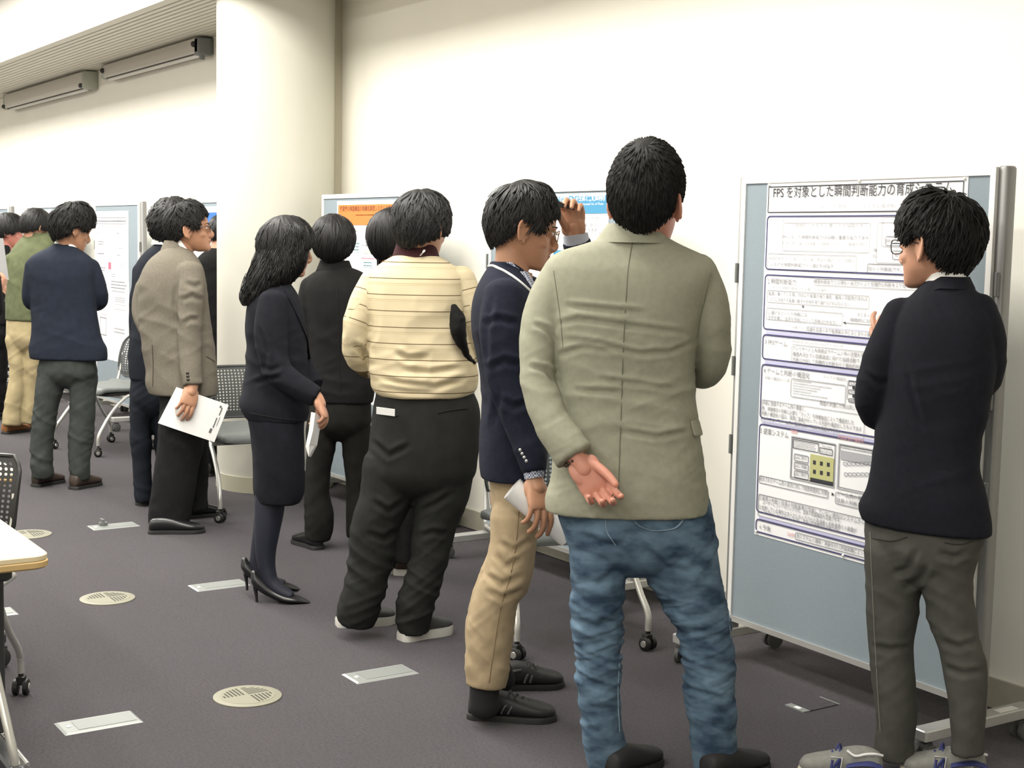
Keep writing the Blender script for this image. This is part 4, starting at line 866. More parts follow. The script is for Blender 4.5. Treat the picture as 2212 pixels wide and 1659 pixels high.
# people
# ------------------------------------------------------------------ the man in the sage blazer and blue jeans
def sage_man():
    f = Fig('tall man in a sage green blazer and blue jeans, one hand behind his back', 1400, 1672, vox=.0062)
    M_sage = cloth('sage_wool', (.300, .300, .228), .05, vs_=60, bs=1500, bump=.3)
    g = G(); f.rows(g, [(1102, 1180, 1532, 0, .150), (1085, 1178, 1531, 0, .150), (1040, 1188, 1525, 0, .148), (960, 1197, 1514, 0, .140), (880, 1200, 1504, 0, .133), (800, 1196, 1500, 0, .131), (720, 1190, 1506, 0, .136), (650, 1184, 1530, 0, .136), (600, 1179, 1549, 0, .128), (576, 1181, 1547, 0, .118), (557, 1193, 1533, 0, .103), (543, 1216, 1510, 0, .092), (533, 1248, 1486, 0, .084), (521, 1284, 1460, 0, .074), (510, 1304, 1440, 0, .064), (502, 1320, 1426, 0, .054)], 2.5)
    f.sleeve(g, [(1222, 592, 0, 50, .066), (1190, 650, -.01, 50, .068), (1167, 735, -.03, 43, .064), (1161, 800, -.055, 37, .060), (1172, 862, -.085, 38, .057), (1196, 920, -.125, 39, .051), (1222, 960, -.152, 41, .047), (1240, 987, -.166, 43, .044)])
    f.sleeve(g, [(1502, 592, 0, 48, .064), (1526, 650, 0, 47, .067), (1536, 725, .015, 41, .064), (1538, 775, .045, 38, .060), (1528, 800, .10, 33, .056), (1495, 802, .20, 30, .048), (1450, 790, .30, 29, .043)])
    cl = [[(1200, 700), (1250, 690), (1330, 700), (1420, 712), (1500, 722)], [(1205, 730), (1290, 742), (1380, 765), (1450, 760), (1505, 735)], [(1235, 842), (1300, 846), (1345, 850)], [(1290, 818), (1340, 824), (1420, 836), (1470, 842)], [(1215, 660), (1300, 668), (1400, 676)], [(1198, 770), (1260, 750), (1330, 762)], [(1150, 700), (1180, 712), (1205, 740)], [(1140, 790), (1180, 800), (1205, 830)], [(1240, 975), (1262, 1010), (1268, 1060)], [(1330, 930), (1420, 945), (1495, 930)]]
    jk = f.bake(g, 'blazer', M_sage, [rumple(.0042, 13, 3.0, .75, 1.36, 4, .25), rumple(.0022, 26, 6, .7, 1.4, 8, .4), crease(cl, 5.5, .0062)], smooth=2, label='sage green blazer')
    f.band(1371, 524, .006, 82, .090, 40, M_sage, 'collar', 25, .03, .68, .007, parent=jk)
    f.on(jk, [(1366, 524), (1358, 570), (1352, 650), (1346, 760), (1342, 880), (1338, 990), (1336, 1070)], .0016, mat('sage_seam', (.14, .148, .105), .9), 'back_seam', lift=.0002)
    for pts in ([(1196, 585), (1204, 640), (1212, 700), (1216, 750)], [(1535, 590), (1524, 640), (1512, 690), (1506, 730)]): f.on(jk, pts, .0014, MATS['sage_seam'], 'armhole_seam', lift=.0001)
    q, nn = f.surf(jk, 1503, 925, .003); t_ = norm(np.cross(UP, nn)); g = G(); rbox(g, q, .05, .048, .006, .008, (t_, norm(np.cross(nn, t_)), nn)); f.raw(g, 'pocket_flap', M_sage, parent=jk)
    g = G(); f.pelvis(g, [(1052, 1212, 1522, 0, .128), (1100, 1206, 1536, 0, .132), (1150, 1218, 1546, 0, .128), (1180, 1230, 1550, 0, .118)])
    f.sleeve(g, [(1296, 1175, .0, 66, .098), (1293, 1240, 0, 58, .086), (1291, 1330, 0, 54, .076), (1292, 1400, .0, 50, .070), (1293, 1450, 0, 47, .068), (1295, 1510, 0, 44, .066), (1301, 1585, .0, 42, .062), (1314, 1640, .01, 47, .064), (1319, 1664, .015, 47, .064)])
    f.sleeve(g, [(1455, 1170, 0, 90, .102), (1478, 1240, 0, 78, .092), (1504, 1305, 0, 63, .080), (1524, 1375, 0, 55, .073), (1531, 1440, 0, 53, .070), (1533, 1490, 0, 53, .068), (1540, 1565, .0, 50, .063), (1545, 1640, .01, 48, .062), (1547, 1668, .015, 48, .062)])
    M_jean = cloth('blue_denim', srgb(106, 130, 150), .0, vs_=11, bs=1400, bump=.35, col2=srgb(46, 64, 84), stretch=(1, 1, 2.2))
    tr = f.bake(g, 'jeans', M_jean, [rumple(.0070, 42, 2.4, .14, .62, 21, .30, .15), rumple(.0055, 22, 2.6, .02, .58, 25, -.45), rumple(.0055, 12, 3.4, .5, .9, 23, .9), crease([[(1250, 1250), (1290, 1265), (1340, 1230)], [(1245, 1150), (1300, 1175), (1352, 1180)], [(1380, 1175), (1440, 1225), (1500, 1240)], [(1245, 1340), (1290, 1352), (1342, 1335)]], 9, .006)], smooth=1, vox=.005, label='faded blue jeans')
    M_sti = mat('denim_stitch', srgb(128, 150, 165), .9)
    for pts in ([(1226, 1096), (1240, 1114), (1252, 1118), (1266, 1112), (1276, 1102)], [(1366, 1106), (1372, 1128), (1395, 1143), (1430, 1146), (1462, 1138), (1474, 1122), (1477, 1104)]): f.on(tr, pts, .0034, M_sti, 'pocket_edge', rb=.0018)
    f.on(tr, [(1308, 1102), (1312, 1150), (1330, 1178)], .0016, M_sti, 'back_seam'); f.on(tr, [(1548, 1130), (1570, 1280), (1578, 1380)], .0016, M_sti, 'side_seam'); f.on(tr, [(1338, 1420), (1334, 1500), (1338, 1580)], .0018, M_sti, 'side_seam')
    for heel, toe in (((1312, 1686), (1396, 1650)), ((1522, 1690), (1652, 1652))): f.shoe(heel, toe, mat('black_suede', (.012, .011, .012), .7), M_sole_k, 1.08, 1.0)
    f.head(1400, 437, 0, 1.15, 24, 0, 0, (1374, 505, .01), .060)
    f.hair(M_hair2, [(0, 84), (30, 86), (50, 90), (62, 100), (70, 104), (78, 96), (88, 82), (104, 86), (116, 110), (140, 123), (180, 127)], (.046, .020, .026, .02), 2800, .005, .0030, .1, .03, 3, over=1.5, length=(.08, .2), taper=.8, t0=.55)
    f.hand(f.P(1247, 992, -.168), norm(f.P(1292, 1058, -.180)-f.P(1247, 992, -.168)), -fh+rh*.15, rh*.8+UP*.6, ((24, 38, 28), (30, 46, 30), (30, 52, 30), (34, 58, 34)), (20, 24, 8, 8), 1.10, 3.5, f.P(1196, 920, -.125))
    pipe(f.skin, [f.P(1374, 540, .01), f.P(1370, 600, 0), f.P(1368, 800, 0), f.P(1365, 1080, 0)], [.045, .08, .10, .10], 18, 4); f.body(mat('skin_rosy', srgb(200, 140, 120), .5, var=.05, vscale=30, sss=.06), .0045)
    g = G(); a = f.P(1240, 989, -.166); d = norm(f.P(1292, 1058, -.180)-f.P(1247, 992, -.168)); X = norm(np.cross(d, fh)); n = 14
    for i in range(n): t = 2*PI*i/n; sph(g, a+d*.006+X*.031*math.cos(t)+np.cross(X, d)*.024*math.sin(t), .0052, 8, 6)
    f.raw(g, 'bead_bracelet', mat('dark_beads', (.06, .035, .025), .3))
sage_man()

# ------------------------------------------------------------------ the young man in front of the FPS poster
def young_man():
    f = Fig('young man in a navy blazer and grey trousers facing the FPS poster', 2000, 1684, vox=.0065); f.tw = -.6; f.x0 = 2000.0
    M_nv = cloth('dark_navy_wool', (.0085, .0095, .015), .15, vs_=60, bs=1500)
    g = G(); f.rows(g, [(1138, 1858, 2140, 0, .135), (1115, 1850, 2140, 0, .135), (1070, 1868, 2130, 0, .132), (1000, 1882, 2114, 0, .122), (940, 1890, 2118, 0, .116), (880, 1898, 2132, 0, .118), (800, 1906, 2145, 0, .124), (730, 1915, 2148, 0, .122), (685, 1930, 2142, 0, .112), (655, 1952, 2128, 0, .098), (632, 1976, 2112, 0, .086), (616, 1990, 2100, 0, .076), (604, 2002, 2092, 0, .068)], 2.4)
    f.sleeve(g, [(1948, 682, 0, 42, .060), (1925, 740, -.015, 46, .064), (1900, 810, -.02, 44, .062), (1888, 865, 0, 41, .060), (1893, 890, .05, 35, .056), (1918, 872, .14, 30, .048), (1932, 810, .21, 25, .042), (1934, 770, .25, 22, .038)])
    f.sleeve(g, [(2112, 672, 0, 40, .058), (2132, 725, .01, 38, .062), (2132, 790, .04, 36, .060), (2118, 830, .10, 32, .054), (2085, 830, .16, 30, .046), (2040, 810, .20, 28, .042)])
    jk = f.bake(g, 'blazer', M_nv, [rumple(.004, 12, 3, .75, 1.3, 34, .3), crease([[(1958, 790), (1972, 850), (1985, 900), (1998, 935)], [(1860, 800), (1900, 830), (1925, 820)]], 6, .004)], smooth=2, label='dark navy blazer')
    f.band(2045, 622, .0, 56, .080, 25, M_nv, 'collar', -40, .03, .80, .007, parent=jk); f.band(2040, 612, .004, 47, .068, 25, mat('shirt_white', (.80, .79, .77), .7), 'shirt_collar', -40, .016, .9, .004)
    g = G(); f.pelvis(g, [(1100, 1868, 2128, 0, .118), (1140, 1864, 2128, 0, .120), (1180, 1866, 2112, 0, .116), (1205, 1868, 2104, 0, .108)])
    f.sleeve(g, [(1938, 1195, 0, 70, .094), (1932, 1246, 0, 62, .084), (1928, 1330, 0, 54, .074), (1925, 1395, .0, 47, .066), (1929, 1460, 0, 45, .064), (1936, 1530, 0, 43, .06), (1933, 1595, .01, 41, .058), (1931, 1632, .02, 44, .060)])
    f.sleeve(g, [(2050, 1195, 0, 60, .094), (2046, 1260, 0, 52, .084), (2058, 1345, 0, 49, .074), (2074, 1400, 0, 45, .066), (2086, 1460, 0, 45, .063), (2090, 1520, 0, 37, .058), (2090, 1575, .0, 33, .054), (2091, 1622, .01, 34, .056)])
    M_ch = cloth('charcoal_cotton', srgb(76, 76, 71), .12, vs_=20, bs=1600)
    tr = f.bake(g, 'trousers', M_ch, [rumple(.004, 16, 4, .02, .75, 44, .6), crease([[(1985, 1180), (1960, 1230), (1925, 1240)], [(2005, 1215), (1990, 1250), (1945, 1275)], [(1880, 1395), (1925, 1405), (1968, 1398)], [(2028, 1385), (2070, 1398), (2115, 1385)], [(2035, 1440), (2080, 1455), (2128, 1450)], [(2095, 1190), (2060, 1205), (2020, 1195)]], 7, .006)], smooth=1)
    f.on(tr, [(1880, 1150), (1884, 1250), (1888, 1340), (1894, 1450), (1902, 1580)], .0015, mat('charcoal_seam', srgb(120, 120, 112), .9), 'side_seam')
    f.on(tr, [(1885, 1162), (1930, 1168), (1960, 1160)], .002, mat('charcoal_dark', srgb(50, 50, 48), .9), 'pocket_slit'); f.on(tr, [(2040, 1172), (2075, 1176), (2102, 1168)], .002, MATS['charcoal_dark'], 'pocket_slit')
    M_up = mat('sneaker_grey', (.24, .24, .22), .8, var=.1, vscale=60); M_bl = mat('sneaker_navy', (.035, .045, .17), .7); M_rs = mat('sneaker_sole_cream', (.62, .58, .46), .6); M_wh = mat('sneaker_white', (.75, .75, .74), .6)
    for heel, toe, near in (((2128, 1692), (2004, 1676), True), ((1905, 1694), (1776, 1676), False)):
        o, a, Y, X, L = f.shoe(heel, toe, M_up, M_rs, 1.05, 1.12, 'sneaker', 0, .026); sd = X if X @ fh < 0 else -X
        at_ = lambda t, z, out=.0: a+Y*t*L+UP*z+sd*out
        g = G(); pipe(g, [at_(.02, .062, .030), at_(.12, .070, .041), at_(.28, .064, .0425), at_(.40, .055, .041)], .026, 10, 4, rb=.006); f.raw(g, 'heel_counter', M_bl, 60, parent=o)
        g = G(); pipe(g, [at_(0, .092, .022), at_(.08, .098, .034), at_(.2, .094, .036), at_(.32, .086, .038), at_(.42, .096, .030)], .004, 8, 4); f.raw(g, 'collar_edge', M_wh, 60, parent=o)
        g = G()
        for p, q in (((.52, .030), (.50, .072)), ((.50, .072), (.60, .034)), ((.60, .034), (.585, .066))): pipe(g, [at_(p[0], p[1], .046), at_(q[0], q[1], .040)], .0042, 6)
        f.raw(g, 'side_letter', M_bl, 60, parent=o); g = G(); pipe(g, [at_(.49, .028, .0455), at_(.47, .076, .0385), at_(.60, .074, .0375), at_(.625, .03, .045), at_(.49, .028, .0455)], .0018, 6); f.raw(g, 'letter_outline', M_wh, 60, parent=o)
        g = G()
        for i in range(4): t = .50+.085*i; z = .085-.012*i; pipe(g, [a+Y*t*L+UP*(z-.008)+sd*.026, a+Y*(t+.02)*L+UP*(z+.004), a+Y*(t+.04)*L+UP*(z-.008)-sd*.026], .0042, 6, 3)
        pipe(g, [a+Y*.5*L+UP*.09, a+Y*.52*L+UP*.112+sd*.025, a+Y*.55*L+UP*.098+sd*.045], .003, 6, 3); f.raw(g, 'lace', M_bl, 60, parent=o)
        if near:
            for k, (tx, z0, w0) in enumerate((('new', .058, .030), ('balance', .044, .050))):
                cu = bpy.data.curves.new('t', 'FONT'); cu.body = tx; cu.resolution_u = 1; cu.offset = .02; ob = bpy.data.objects.new('t', cu); COL.objects.link(ob); bpy.context.view_layer.update()
                me = bpy.data.meshes.new_from_object(ob.evaluated_get(bpy.context.evaluated_depsgraph_get())); V = np.zeros(len(me.vertices)*3); me.vertices.foreach_get('co', V); V = V.reshape(-1, 3); F = [tuple(p.vertices) for p in me.polygons]
                W_ = V[:, 0].max(); dirx = rh if (Y @ rh) < 0 else rh; e = -Y if (Y @ rh) < 0 else Y; base = at_(.205, z0, .0478)-e*w0/2
                gg = G(); gg.add(base+np.outer(V[:, 0]/W_*w0, e)+np.outer(V[:, 1]*.016, UP), F); f.raw(gg, 'lettering', M_wh, None, parent=o); bpy.data.objects.remove(ob); bpy.data.curves.remove(cu); bpy.data.meshes.remove(me)
    f.head(2018, 528, 0, 1.08, -38, 4, 0, (2040, 618, .01), .050)
    f.hair(M_hair2, [(0, 94), (30, 95), (50, 96), (60, 103), (67, 108), (75, 98), (84, 84), (104, 88), (118, 108), (140, 122), (180, 128)], (.030, .030, .028, .026), 2600, .014, .0036, .25, .06, 12, over=5, length=(.15, .45), taper=.9, t0=.38)
    f.glasses(mat('glasses_dark', (.03, .03, .04), .3))
    f.hand(f.P(1926, 762, .25), norm(f.P(1908, 700, .27)-f.P(1926, 762, .25)), rh*.5+fh*.6, -rh, ((10, 25, 20), (30, 60, 30), (40, 70, 40), (45, 75, 40)), (30, 10, 10, 15), .98, 3, f.P(1932, 810, .21))
    pipe(f.skin, [f.P(2046, 640, .01), f.P(2036, 700, 0), f.P(2020, 800, 0), f.P(2010, 1120, 0)], [.04, .07, .085, .085], 18, 4); f.body(M_skin, .0048)
young_man()

# ------------------------------------------------------------------ the man in navy knit jacket and tan trousers
def tan_man():
    f = Fig('man in navy jacket and tan trousers scratching his forehead, rolled paper in hand', 1105, 1552, vox=.0065)
    M_nk = cloth('navy_knit', (.0115, .014, .027), .15, vs_=50, bs=700, bump=.5)
    g = G(); f.rows(g, [(1028, 1038, 1178, .0, .165), (1005, 1036, 1180, .0, .165), (930, 1037, 1182, 0, .160), (860, 1042, 1184, 0, .155), (800, 1036, 1184, 0, .158), (745, 1026, 1182, 0, .168), (700, 1018, 1178, 0, .178), (660, 1019, 1170, 0, .178), (625, 1028, 1158, 0, .165), (600, 1040, 1146, 0, .13), (580, 1052, 1132, 0, .09), (565, 1060, 1118, .0, .062)], 2.4)
    f.sleeve(g, [(1090, 640, -.13, 46, .060), (1086, 700, -.15, 50, .066), (1092, 780, -.165, 48, .063), (1108, 850, -.175, 44, .058), (1128, 920, -.19, 38, .052), (1145, 975, -.205, 32, .046), (1154, 1018, -.212, 26, .041)])
    f.sleeve(g, [(1130, 630, .14, 40, .058), (1165, 640, .20, 38, .060), (1210, 620, .24, 34, .056), (1240, 585, .24, 31, .050), (1250, 550, .22, 31, .047), (1245, 520, .20, 31, .044)])
    jk = f.bake(g, 'jacket', M_nk, [rumple(.0045, 12, 3, .78, 1.3, 54, .4), crease([[(1040, 700), (1080, 690), (1120, 700)], [(1050, 800), (1090, 780), (1125, 790)], [(1062, 640), (1050, 720), (1052, 800)], [(1075, 860), (1110, 880), (1140, 870)], [(1065, 930), (1080, 850), (1060, 790)]], 7, .006)], smooth=2, label='navy knit jacket')
    M_trim = mat('trim_white', (.78, .78, .77), .7); M_ging = cloth('gingham', (.30, .32, .40), .0, vs_=10)
    nt = M_ging.node_tree; p = nt.nodes['Principled BSDF']; tc = _n(nt, 'ShaderNodeTexCoord'); ck = _n(nt, 'ShaderNodeTexChecker'); ck.inputs['Scale'].default_value = 170; ck.inputs[1].default_value = (.62, .64, .68, 1); ck.inputs[2].default_value = (.10, .12, .22, 1); nt.links.new(tc.outputs['Object'], ck.inputs['Vector']); nt.links.new(ck.outputs['Color'], p.inputs['Base Color'])
    f.band(1106, 596, .0, 52, .082, 28, M_nk, 'collar', 82, .07, .86, .008, parent=jk); f.band(1112, 590, .0, 47, .070, 24, M_ging, 'shirt_collar', 82, .055, .9, .005)
    f.on(jk, [(1056, 575), (1062, 574), (1078, 580), (1100, 592), (1122, 608), (1140, 624), (1152, 636), (1164, 652)], .0042, M_trim, 'white_piping')
    g = G(); f.rows(g, [(655, 1118, 1166, -.03, .07), (625, 1112, 1162, -.03, .07), (605, 1105, 1152, -.03, .066), (585, 1098, 1140, -.02, .06)], 2.2); f.bake(g, 'shirt', M_ging, vox=.006)
    g = G()
    for i in range(4): g = G(); q, nn = f.surf(jk, 1124+4.5*i, 972+8*i, .001); ball(g, q, rh*.0055, UP*.0055, fh*.003, 10, 6); f.raw(g, 'button', mat('button_silver', (.5, .5, .5), .3, .6), parent=jk)
    g = G(); f.tube(g, [(1151, 1008, -.211, 23, .037), (1155, 1032, -.213, 22, .035)], rnd=False); f.raw(g, 'shirt_cuff', M_ging)
    g = G(); f.tube(g, [(1246, 528, .205, 29, .042), (1243, 506, .198, 27, .039)], rnd=False); f.raw(g, 'shirt_cuff', mat('cuff_blue', (.38, .41, .48), .8))
    g = G(); f.pelvis(g, [(1010, 1050, 1172, .0, .135), (1060, 1060, 1170, .0, .14), (1110, 1062, 1168, 0, .138), (1130, 1062, 1164, 0, .13)])
    f.sleeve(g, [(1112, 1120, -.075, 54, .085), (1108, 1180, -.08, 50, .078), (1096, 1245, -.085, 50, .072), (1072, 1300, -.08, 47, .068), (1062, 1345, -.08, 47, .064), (1056, 1410, -.08, 48, .061), (1049, 1482, -.08, 43, .058)])
    f.sleeve(g, [(1114, 1120, .08, 50, .085), (1104, 1180, .085, 46, .078), (1088, 1240, .09, 46, .072), (1066, 1290, .10, 44, .066), (1055, 1340, .10, 45, .062), (1052, 1400, .10, 44, .06), (1060, 1452, .10, 40, .056)])
    M_tan = cloth('tan_chino', (.36, .28, .175), .08, vs_=25, bs=1500)
    tr = f.bake(g, 'trousers', M_tan, [rumple(.005, 15, 3.5, .12, .55, 61, .9), rumple(.003, 22, 5, .0, .6, 67, -.7), crease([[(1070, 1195), (1090, 1225), (1130, 1205)], [(1050, 1240), (1085, 1262), (1135, 1240)], [(1048, 1275), (1085, 1292), (1130, 1272)], [(1075, 1170), (1110, 1190), (1150, 1165)]], 6, .006)], smooth=1, label='tan chino trousers')
    f.on(tr, [(1120, 1105), (1114, 1180), (1102, 1245), (1082, 1310), (1070, 1380), (1056, 1474)], .0016, mat('tan_seam', (.24, .17, .09), .9), 'side_seam')
    M_bs = mat('black_sneaker', (.014, .014, .015), .55, var=.2, vscale=40)
    for heel, toe, near in (((1012, 1548), (1200, 1556), True), ((1072, 1487), (1188, 1482), False)):
        o, a, Y, X, L = f.shoe(heel, toe, M_bs, M_sole_k, 1.05, 1.05); sd = X if X @ fh < 0 else -X; at_ = lambda t, z, out=0.: a+Y*t*L+UP*z+sd*out
        g = G()
        for t0 in (.42, .50): pipe(g, [at_(t0-.04, .028, .043), at_(t0, .050, .038), at_(t0+.07, .066, .025)], .005, 6, 3)
        pipe(g, [at_(.03, .055, .030), at_(.16, .066, .036), at_(.34, .070, .034)], .006, 6, 3); f.raw(g, 'side_stripe', mat('sneaker_patch', (.035, .035, .036), .4), 60, parent=o)
        g = G()
        for i in range(4): t = .46+.07*i; z = .088-.009*i; pipe(g, [at_(t, z-.010, .026), at_(t+.02, z+.003), at_(t+.03, z-.010, -.026)], .003, 6, 3)
        pipe(g, [at_(.46, .09), at_(.50, .094, .03), at_(.56, .07, .042)], .0024, 6, 3); f.raw(g, 'lace', mat('lace_black', (.02, .02, .02), .8), 60, parent=o)
    for pts in ([(1048, 1470, -.08, 33, .044), (1046, 1500, -.08, 32, .042), (1046, 1525, -.08, 34, .044)], [(1075, 1440, .10, 28, .042), (1085, 1468, .10, 28, .042)]): g = G(); f.tube(g, pts); f.raw(g, 'sock', mat('sock_black', (.008, .008, .009), .9), 60)
    f.head(1134, 493, 0, 1.08, 82, 12, 0, (1104, 585, .0), .056); f.eyes(); f.glasses(mat('glasses_bronze', (.30, .20, .10), .3, .7), .024, .016)
    f.hair(M_hair, [(0, 82), (30, 86), (48, 92), (57, 104), (64, 112), (71, 106), (80, 86), (104, 86), (118, 108), (140, 116), (180, 120)], (.028, .022, .020, .020), 2100, .009, .0038, .5, .05, 22, over=5, length=(.3, .7), taper=.75, t0=.45)
    f.hand(f.P(1155, 1034, -.214), norm(f.P(1166, 1092, -.238)-f.P(1155, 1034, -.214)), fh*.75-rh*.5, rh*.9-fh*.3, ((12, 28, 18), (18, 34, 22), (22, 38, 24), (26, 40, 24)), (22, 24, 0, 8), 1.03, 5, f.P(1130, 930, -.19))
    f.hand(f.P(1243, 512, .20), norm(f.P(1238, 462, .185)-f.P(1243, 512, .20)), -fh-rh*.25, -rh, ((52, 50, 22), (48, 52, 24), (46, 54, 26), (44, 56, 28)), (16, 38, 4, 6), 1.02, 3, f.P(1250, 560, .22))
    pipe(f.skin, [f.P(1104, 590, 0), f.P(1104, 800, 0), f.P(1110, 1090, 0)], [.07, .075, .075], 18, 4); f.body(M_skin2, .0042)
    # the lock of hair he is lifting
    g = G(); rr = random.Random(4)
    for i in range(26): o = rr.uniform(-7, 7); pipe(g, [f.P(1188+rr.uniform(-6, 6), 428+o*.6, .04), f.P(1206, 440+o*.8, .07), f.P(1226, 447+o*.5, .12), f.P(1240, 452+o*.4, .155)], [.0022, .002, .0016, .0008], 5, 3)
    f.raw(g, 'hair_lock', M_hair, 180)
    # rolled paper in his hand
    a = f.P(1106, 1056, -.205); b = f.P(1216, 1148, -.19); ax = norm(b-a); X = norm(np.cross(ax, fh)); Z = np.cross(X, ax); R = .040; V = []; n = 60; th = .0007
    c0 = f.loc+a; g = G()
    for i in range(n): t = 2*PI*2.6*i/(n-1); r = R-.0012*i/(n-1)*8; d = X*math.cos(t)*r*1.0+Z*math.sin(t)*r*.9; V += [d, d+(b-a)*1.12]
    g.add(V, [(2*i, 2*i+2, 2*i+3, 2*i+1) for i in range(n-1)]); o = part('rolled_paper', g, M_sheet, None, 60); o.location = c0; tag(o, 'rolled white paper held by the man in tan trousers', 'paper roll')
tan_man()

# ------------------------------------------------------------------ the man in the striped cream sweater
def striped_man():
    f = Fig('man in a cream striped sweater and dark trousers seen from behind', 905, 1382, vox=.0068)
    M_st = cloth('cream_stripe_knit', (.58, .50, .335), .03, vs_=12, bs=1200)
    g = G(); f.rows(g, [(853, 818, 1014, 0, .150), (840, 806, 1026, 0, .155), (815, 802, 1030, 0, .156), (780, 798, 1024, 0, .152), (725, 796, 1010, 0, .146), (670, 796, 1004, 0, .142), (625, 794, 1004, 0, .136), (595, 800, 1000, 0, .124), (575, 816, 985, 0, .105), (560, 838, 962, 0, .086), (550, 856, 944, 0, .072), (543, 864, 938, 0, .06)], 2.4)
    f.sleeve(g, [(812, 612, 0, 36, .062), (788, 660, -.01, 36, .066), (774, 715, -.01, 33, .064), (772, 755, .02, 31, .060), (790, 785, .07, 26, .054), (815, 792, .15, 24, .048), (845, 785, .24, 22, .042)])
    f.sleeve(g, [(994, 606, 0, 34, .060), (1012, 650, .0, 32, .064), (1020, 705, .01, 28, .060), (1020, 750, .05, 26, .056), (1006, 768, .12, 24, .050), (975, 770, .22, 22, .042)])
    sw = f.bake(g, 'sweater', M_st, [rumple(.005, 15, 3, .85, 1.16, 71, .3), rumple(.0065, 5, 9, .95, 1.35, 74, .1), crease([[(812, 815), (870, 830), (940, 838), (1015, 815)], [(860, 800), (930, 805), (1000, 795)], [(820, 835), (880, 846), (950, 850)], [(850, 760), (880, 775), (930, 770)], [(760, 740), (785, 760), (800, 790)]], 6, .008)], smooth=2, label='cream sweater with thin brown stripes')
    me = sw.data; V, N = arrays(me); sv = V[:, 2].copy(); zt = f.P(905, 612)[2]
    for pts in ([(812, 612, 0), (774, 715, -.01), (790, 785, .07), (845, 785, .24)], [(994, 606, 0), (1020, 705, .01), (1006, 768, .12), (975, 770, .22)]):
        Q = np.array([f.P(*p) for p in pts]); best = np.full(len(V), 9.); val = np.zeros(len(V)); acc = 0
        for a, b in zip(Q[:-1], Q[1:]):
            e = b-a; L = np.linalg.norm(e); t = np.clip(((V-a) @ e)/L**2, 0, 1); d = np.linalg.norm(V-a-t[:, None]*e, axis=1); up = d < best; best[up] = d[up]; val[up] = (zt-acc-t*L)[up]; acc += L
        inside = (best < .075) & (V[:, 2] < zt+.02) & ((V @ rh > f.P(990, 700) @ rh+.012) | (V @ rh < f.P(798, 700) @ rh-.004)); sv[inside] = val[inside]
    at = me.attributes.new('stripe', 'FLOAT', 'POINT'); at.data.foreach_set('value', sv)
    nt = M_st.node_tree; p = nt.nodes['Principled BSDF']; an = _n(nt, 'ShaderNodeAttribute', attribute_name='stripe'); base = p.inputs['Base Color'].links[0].from_socket; prev = base
    for per, ph, wd, c in ((.0605, .012, .055, (.13, .09, .045, 1)), (.0605, .030, .045, (.46, .38, .23, 1)), (.0605, .036, .04, (.50, .42, .26, 1))):
        m1 = _n(nt, 'ShaderNodeMath', operation='MULTIPLY_ADD'); m1.inputs[1].default_value = 1/per; m1.inputs[2].default_value = ph/per; nt.links.new(an.outputs['Fac'], m1.inputs[0])
        m2 = _n(nt, 'ShaderNodeMath', operation='FRACT'); nt.links.new(m1.outputs[0], m2.inputs[0]); m3 = _n(nt, 'ShaderNodeMath', operation='LESS_THAN'); m3.inputs[1].default_value = wd; nt.links.new(m2.outputs[0], m3.inputs[0])
        mx = _n(nt, 'ShaderNodeMix', data_type='RGBA'); nt.links.new(m3.outputs[0], mx.inputs['Factor']); nt.links.new(prev, mx.inputs[6]); mx.inputs[7].default_value = c; prev = mx.outputs[2]
    nt.links.new(prev, p.inputs['Base Color'])
    f.band(900, 558, .008, 50, .082, 30, cloth('maroon_rib', (.050, .017, .020), .1, bs=500), 'collar', 20, .03, .84, .007)
    f.strip([(908, 552, -.088), (914, 545, -.092), (917, 540, -.080)], .0045, M_sheet, 'neck_tag', rb=.0015)
    M_dk = cloth('dark_olive_cotton', (.0175, .0185, .0175), .15, vs_=20, bs=1400)
    g = G(); f.pelvis(g, [(838, 816, 1020, 0, .138), (870, 808, 1034, 0, .145), (930, 800, 1037, 0, .148), (990, 794, 1032, 0, .144), (1030, 788, 1022, 0, .13)])
    f.sleeve(g, [(842, 1010, 0, 60, .105), (836, 1070, 0, 58, .098), (812, 1130, 0, 50, .086), (804, 1185, 0, 50, .078), (796, 1235, 0, 45, .074), (785, 1285, .0, 42, .072), (775, 1318, .01, 42, .074), (770, 1345, .02, 38, .072)])
    f.sleeve(g, [(964, 1010, 0, 62, .105), (952, 1070, 0, 58, .098), (940, 1130, 0, 48, .086), (931, 1185, 0, 41, .078), (918, 1240, 0, 37, .074), (902, 1292, 0, 39, .073), (894, 1325, .01, 38, .074), (893, 1362, .02, 33, .070)])
    tr = f.bake(g, 'trousers', M_dk, [rumple(.0065, 15, 3.2, .0, .62, 81, .7), rumple(.005, 24, 5, .0, .35, 83, -.4), crease([[(800, 950), (840, 985), (890, 960)], [(800, 1080), (840, 1105), (880, 1080)], [(790, 1150), (830, 1165), (860, 1140)], [(905, 1105), (940, 1090), (985, 1060)], [(905, 1160), (935, 1150), (970, 1155)]], 6, .007)], smooth=1)
    f.band(918, 846, 0, 104, .144, 9, mat('belt_black', (.008, .008, .008), .4), 'belt', 0, 0, 1.0, .006)
    g = G(); box(g, f.P(833, 889, -.152), .072, .008, .026, (norm(rh*.97+fh*-.2-UP*.08), fh, UP)); o = part('pocket_paper', g, M_sheet, None); o.location = f.loc; tag(o, 'folded white paper sticking out of the dark back pocket', 'paper')
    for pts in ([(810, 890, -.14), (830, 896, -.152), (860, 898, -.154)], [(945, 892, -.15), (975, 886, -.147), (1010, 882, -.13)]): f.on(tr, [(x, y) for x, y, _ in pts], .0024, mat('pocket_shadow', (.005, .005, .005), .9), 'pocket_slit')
    M_gs = mat('shoe_grey', (.05, .052, .05), .6)
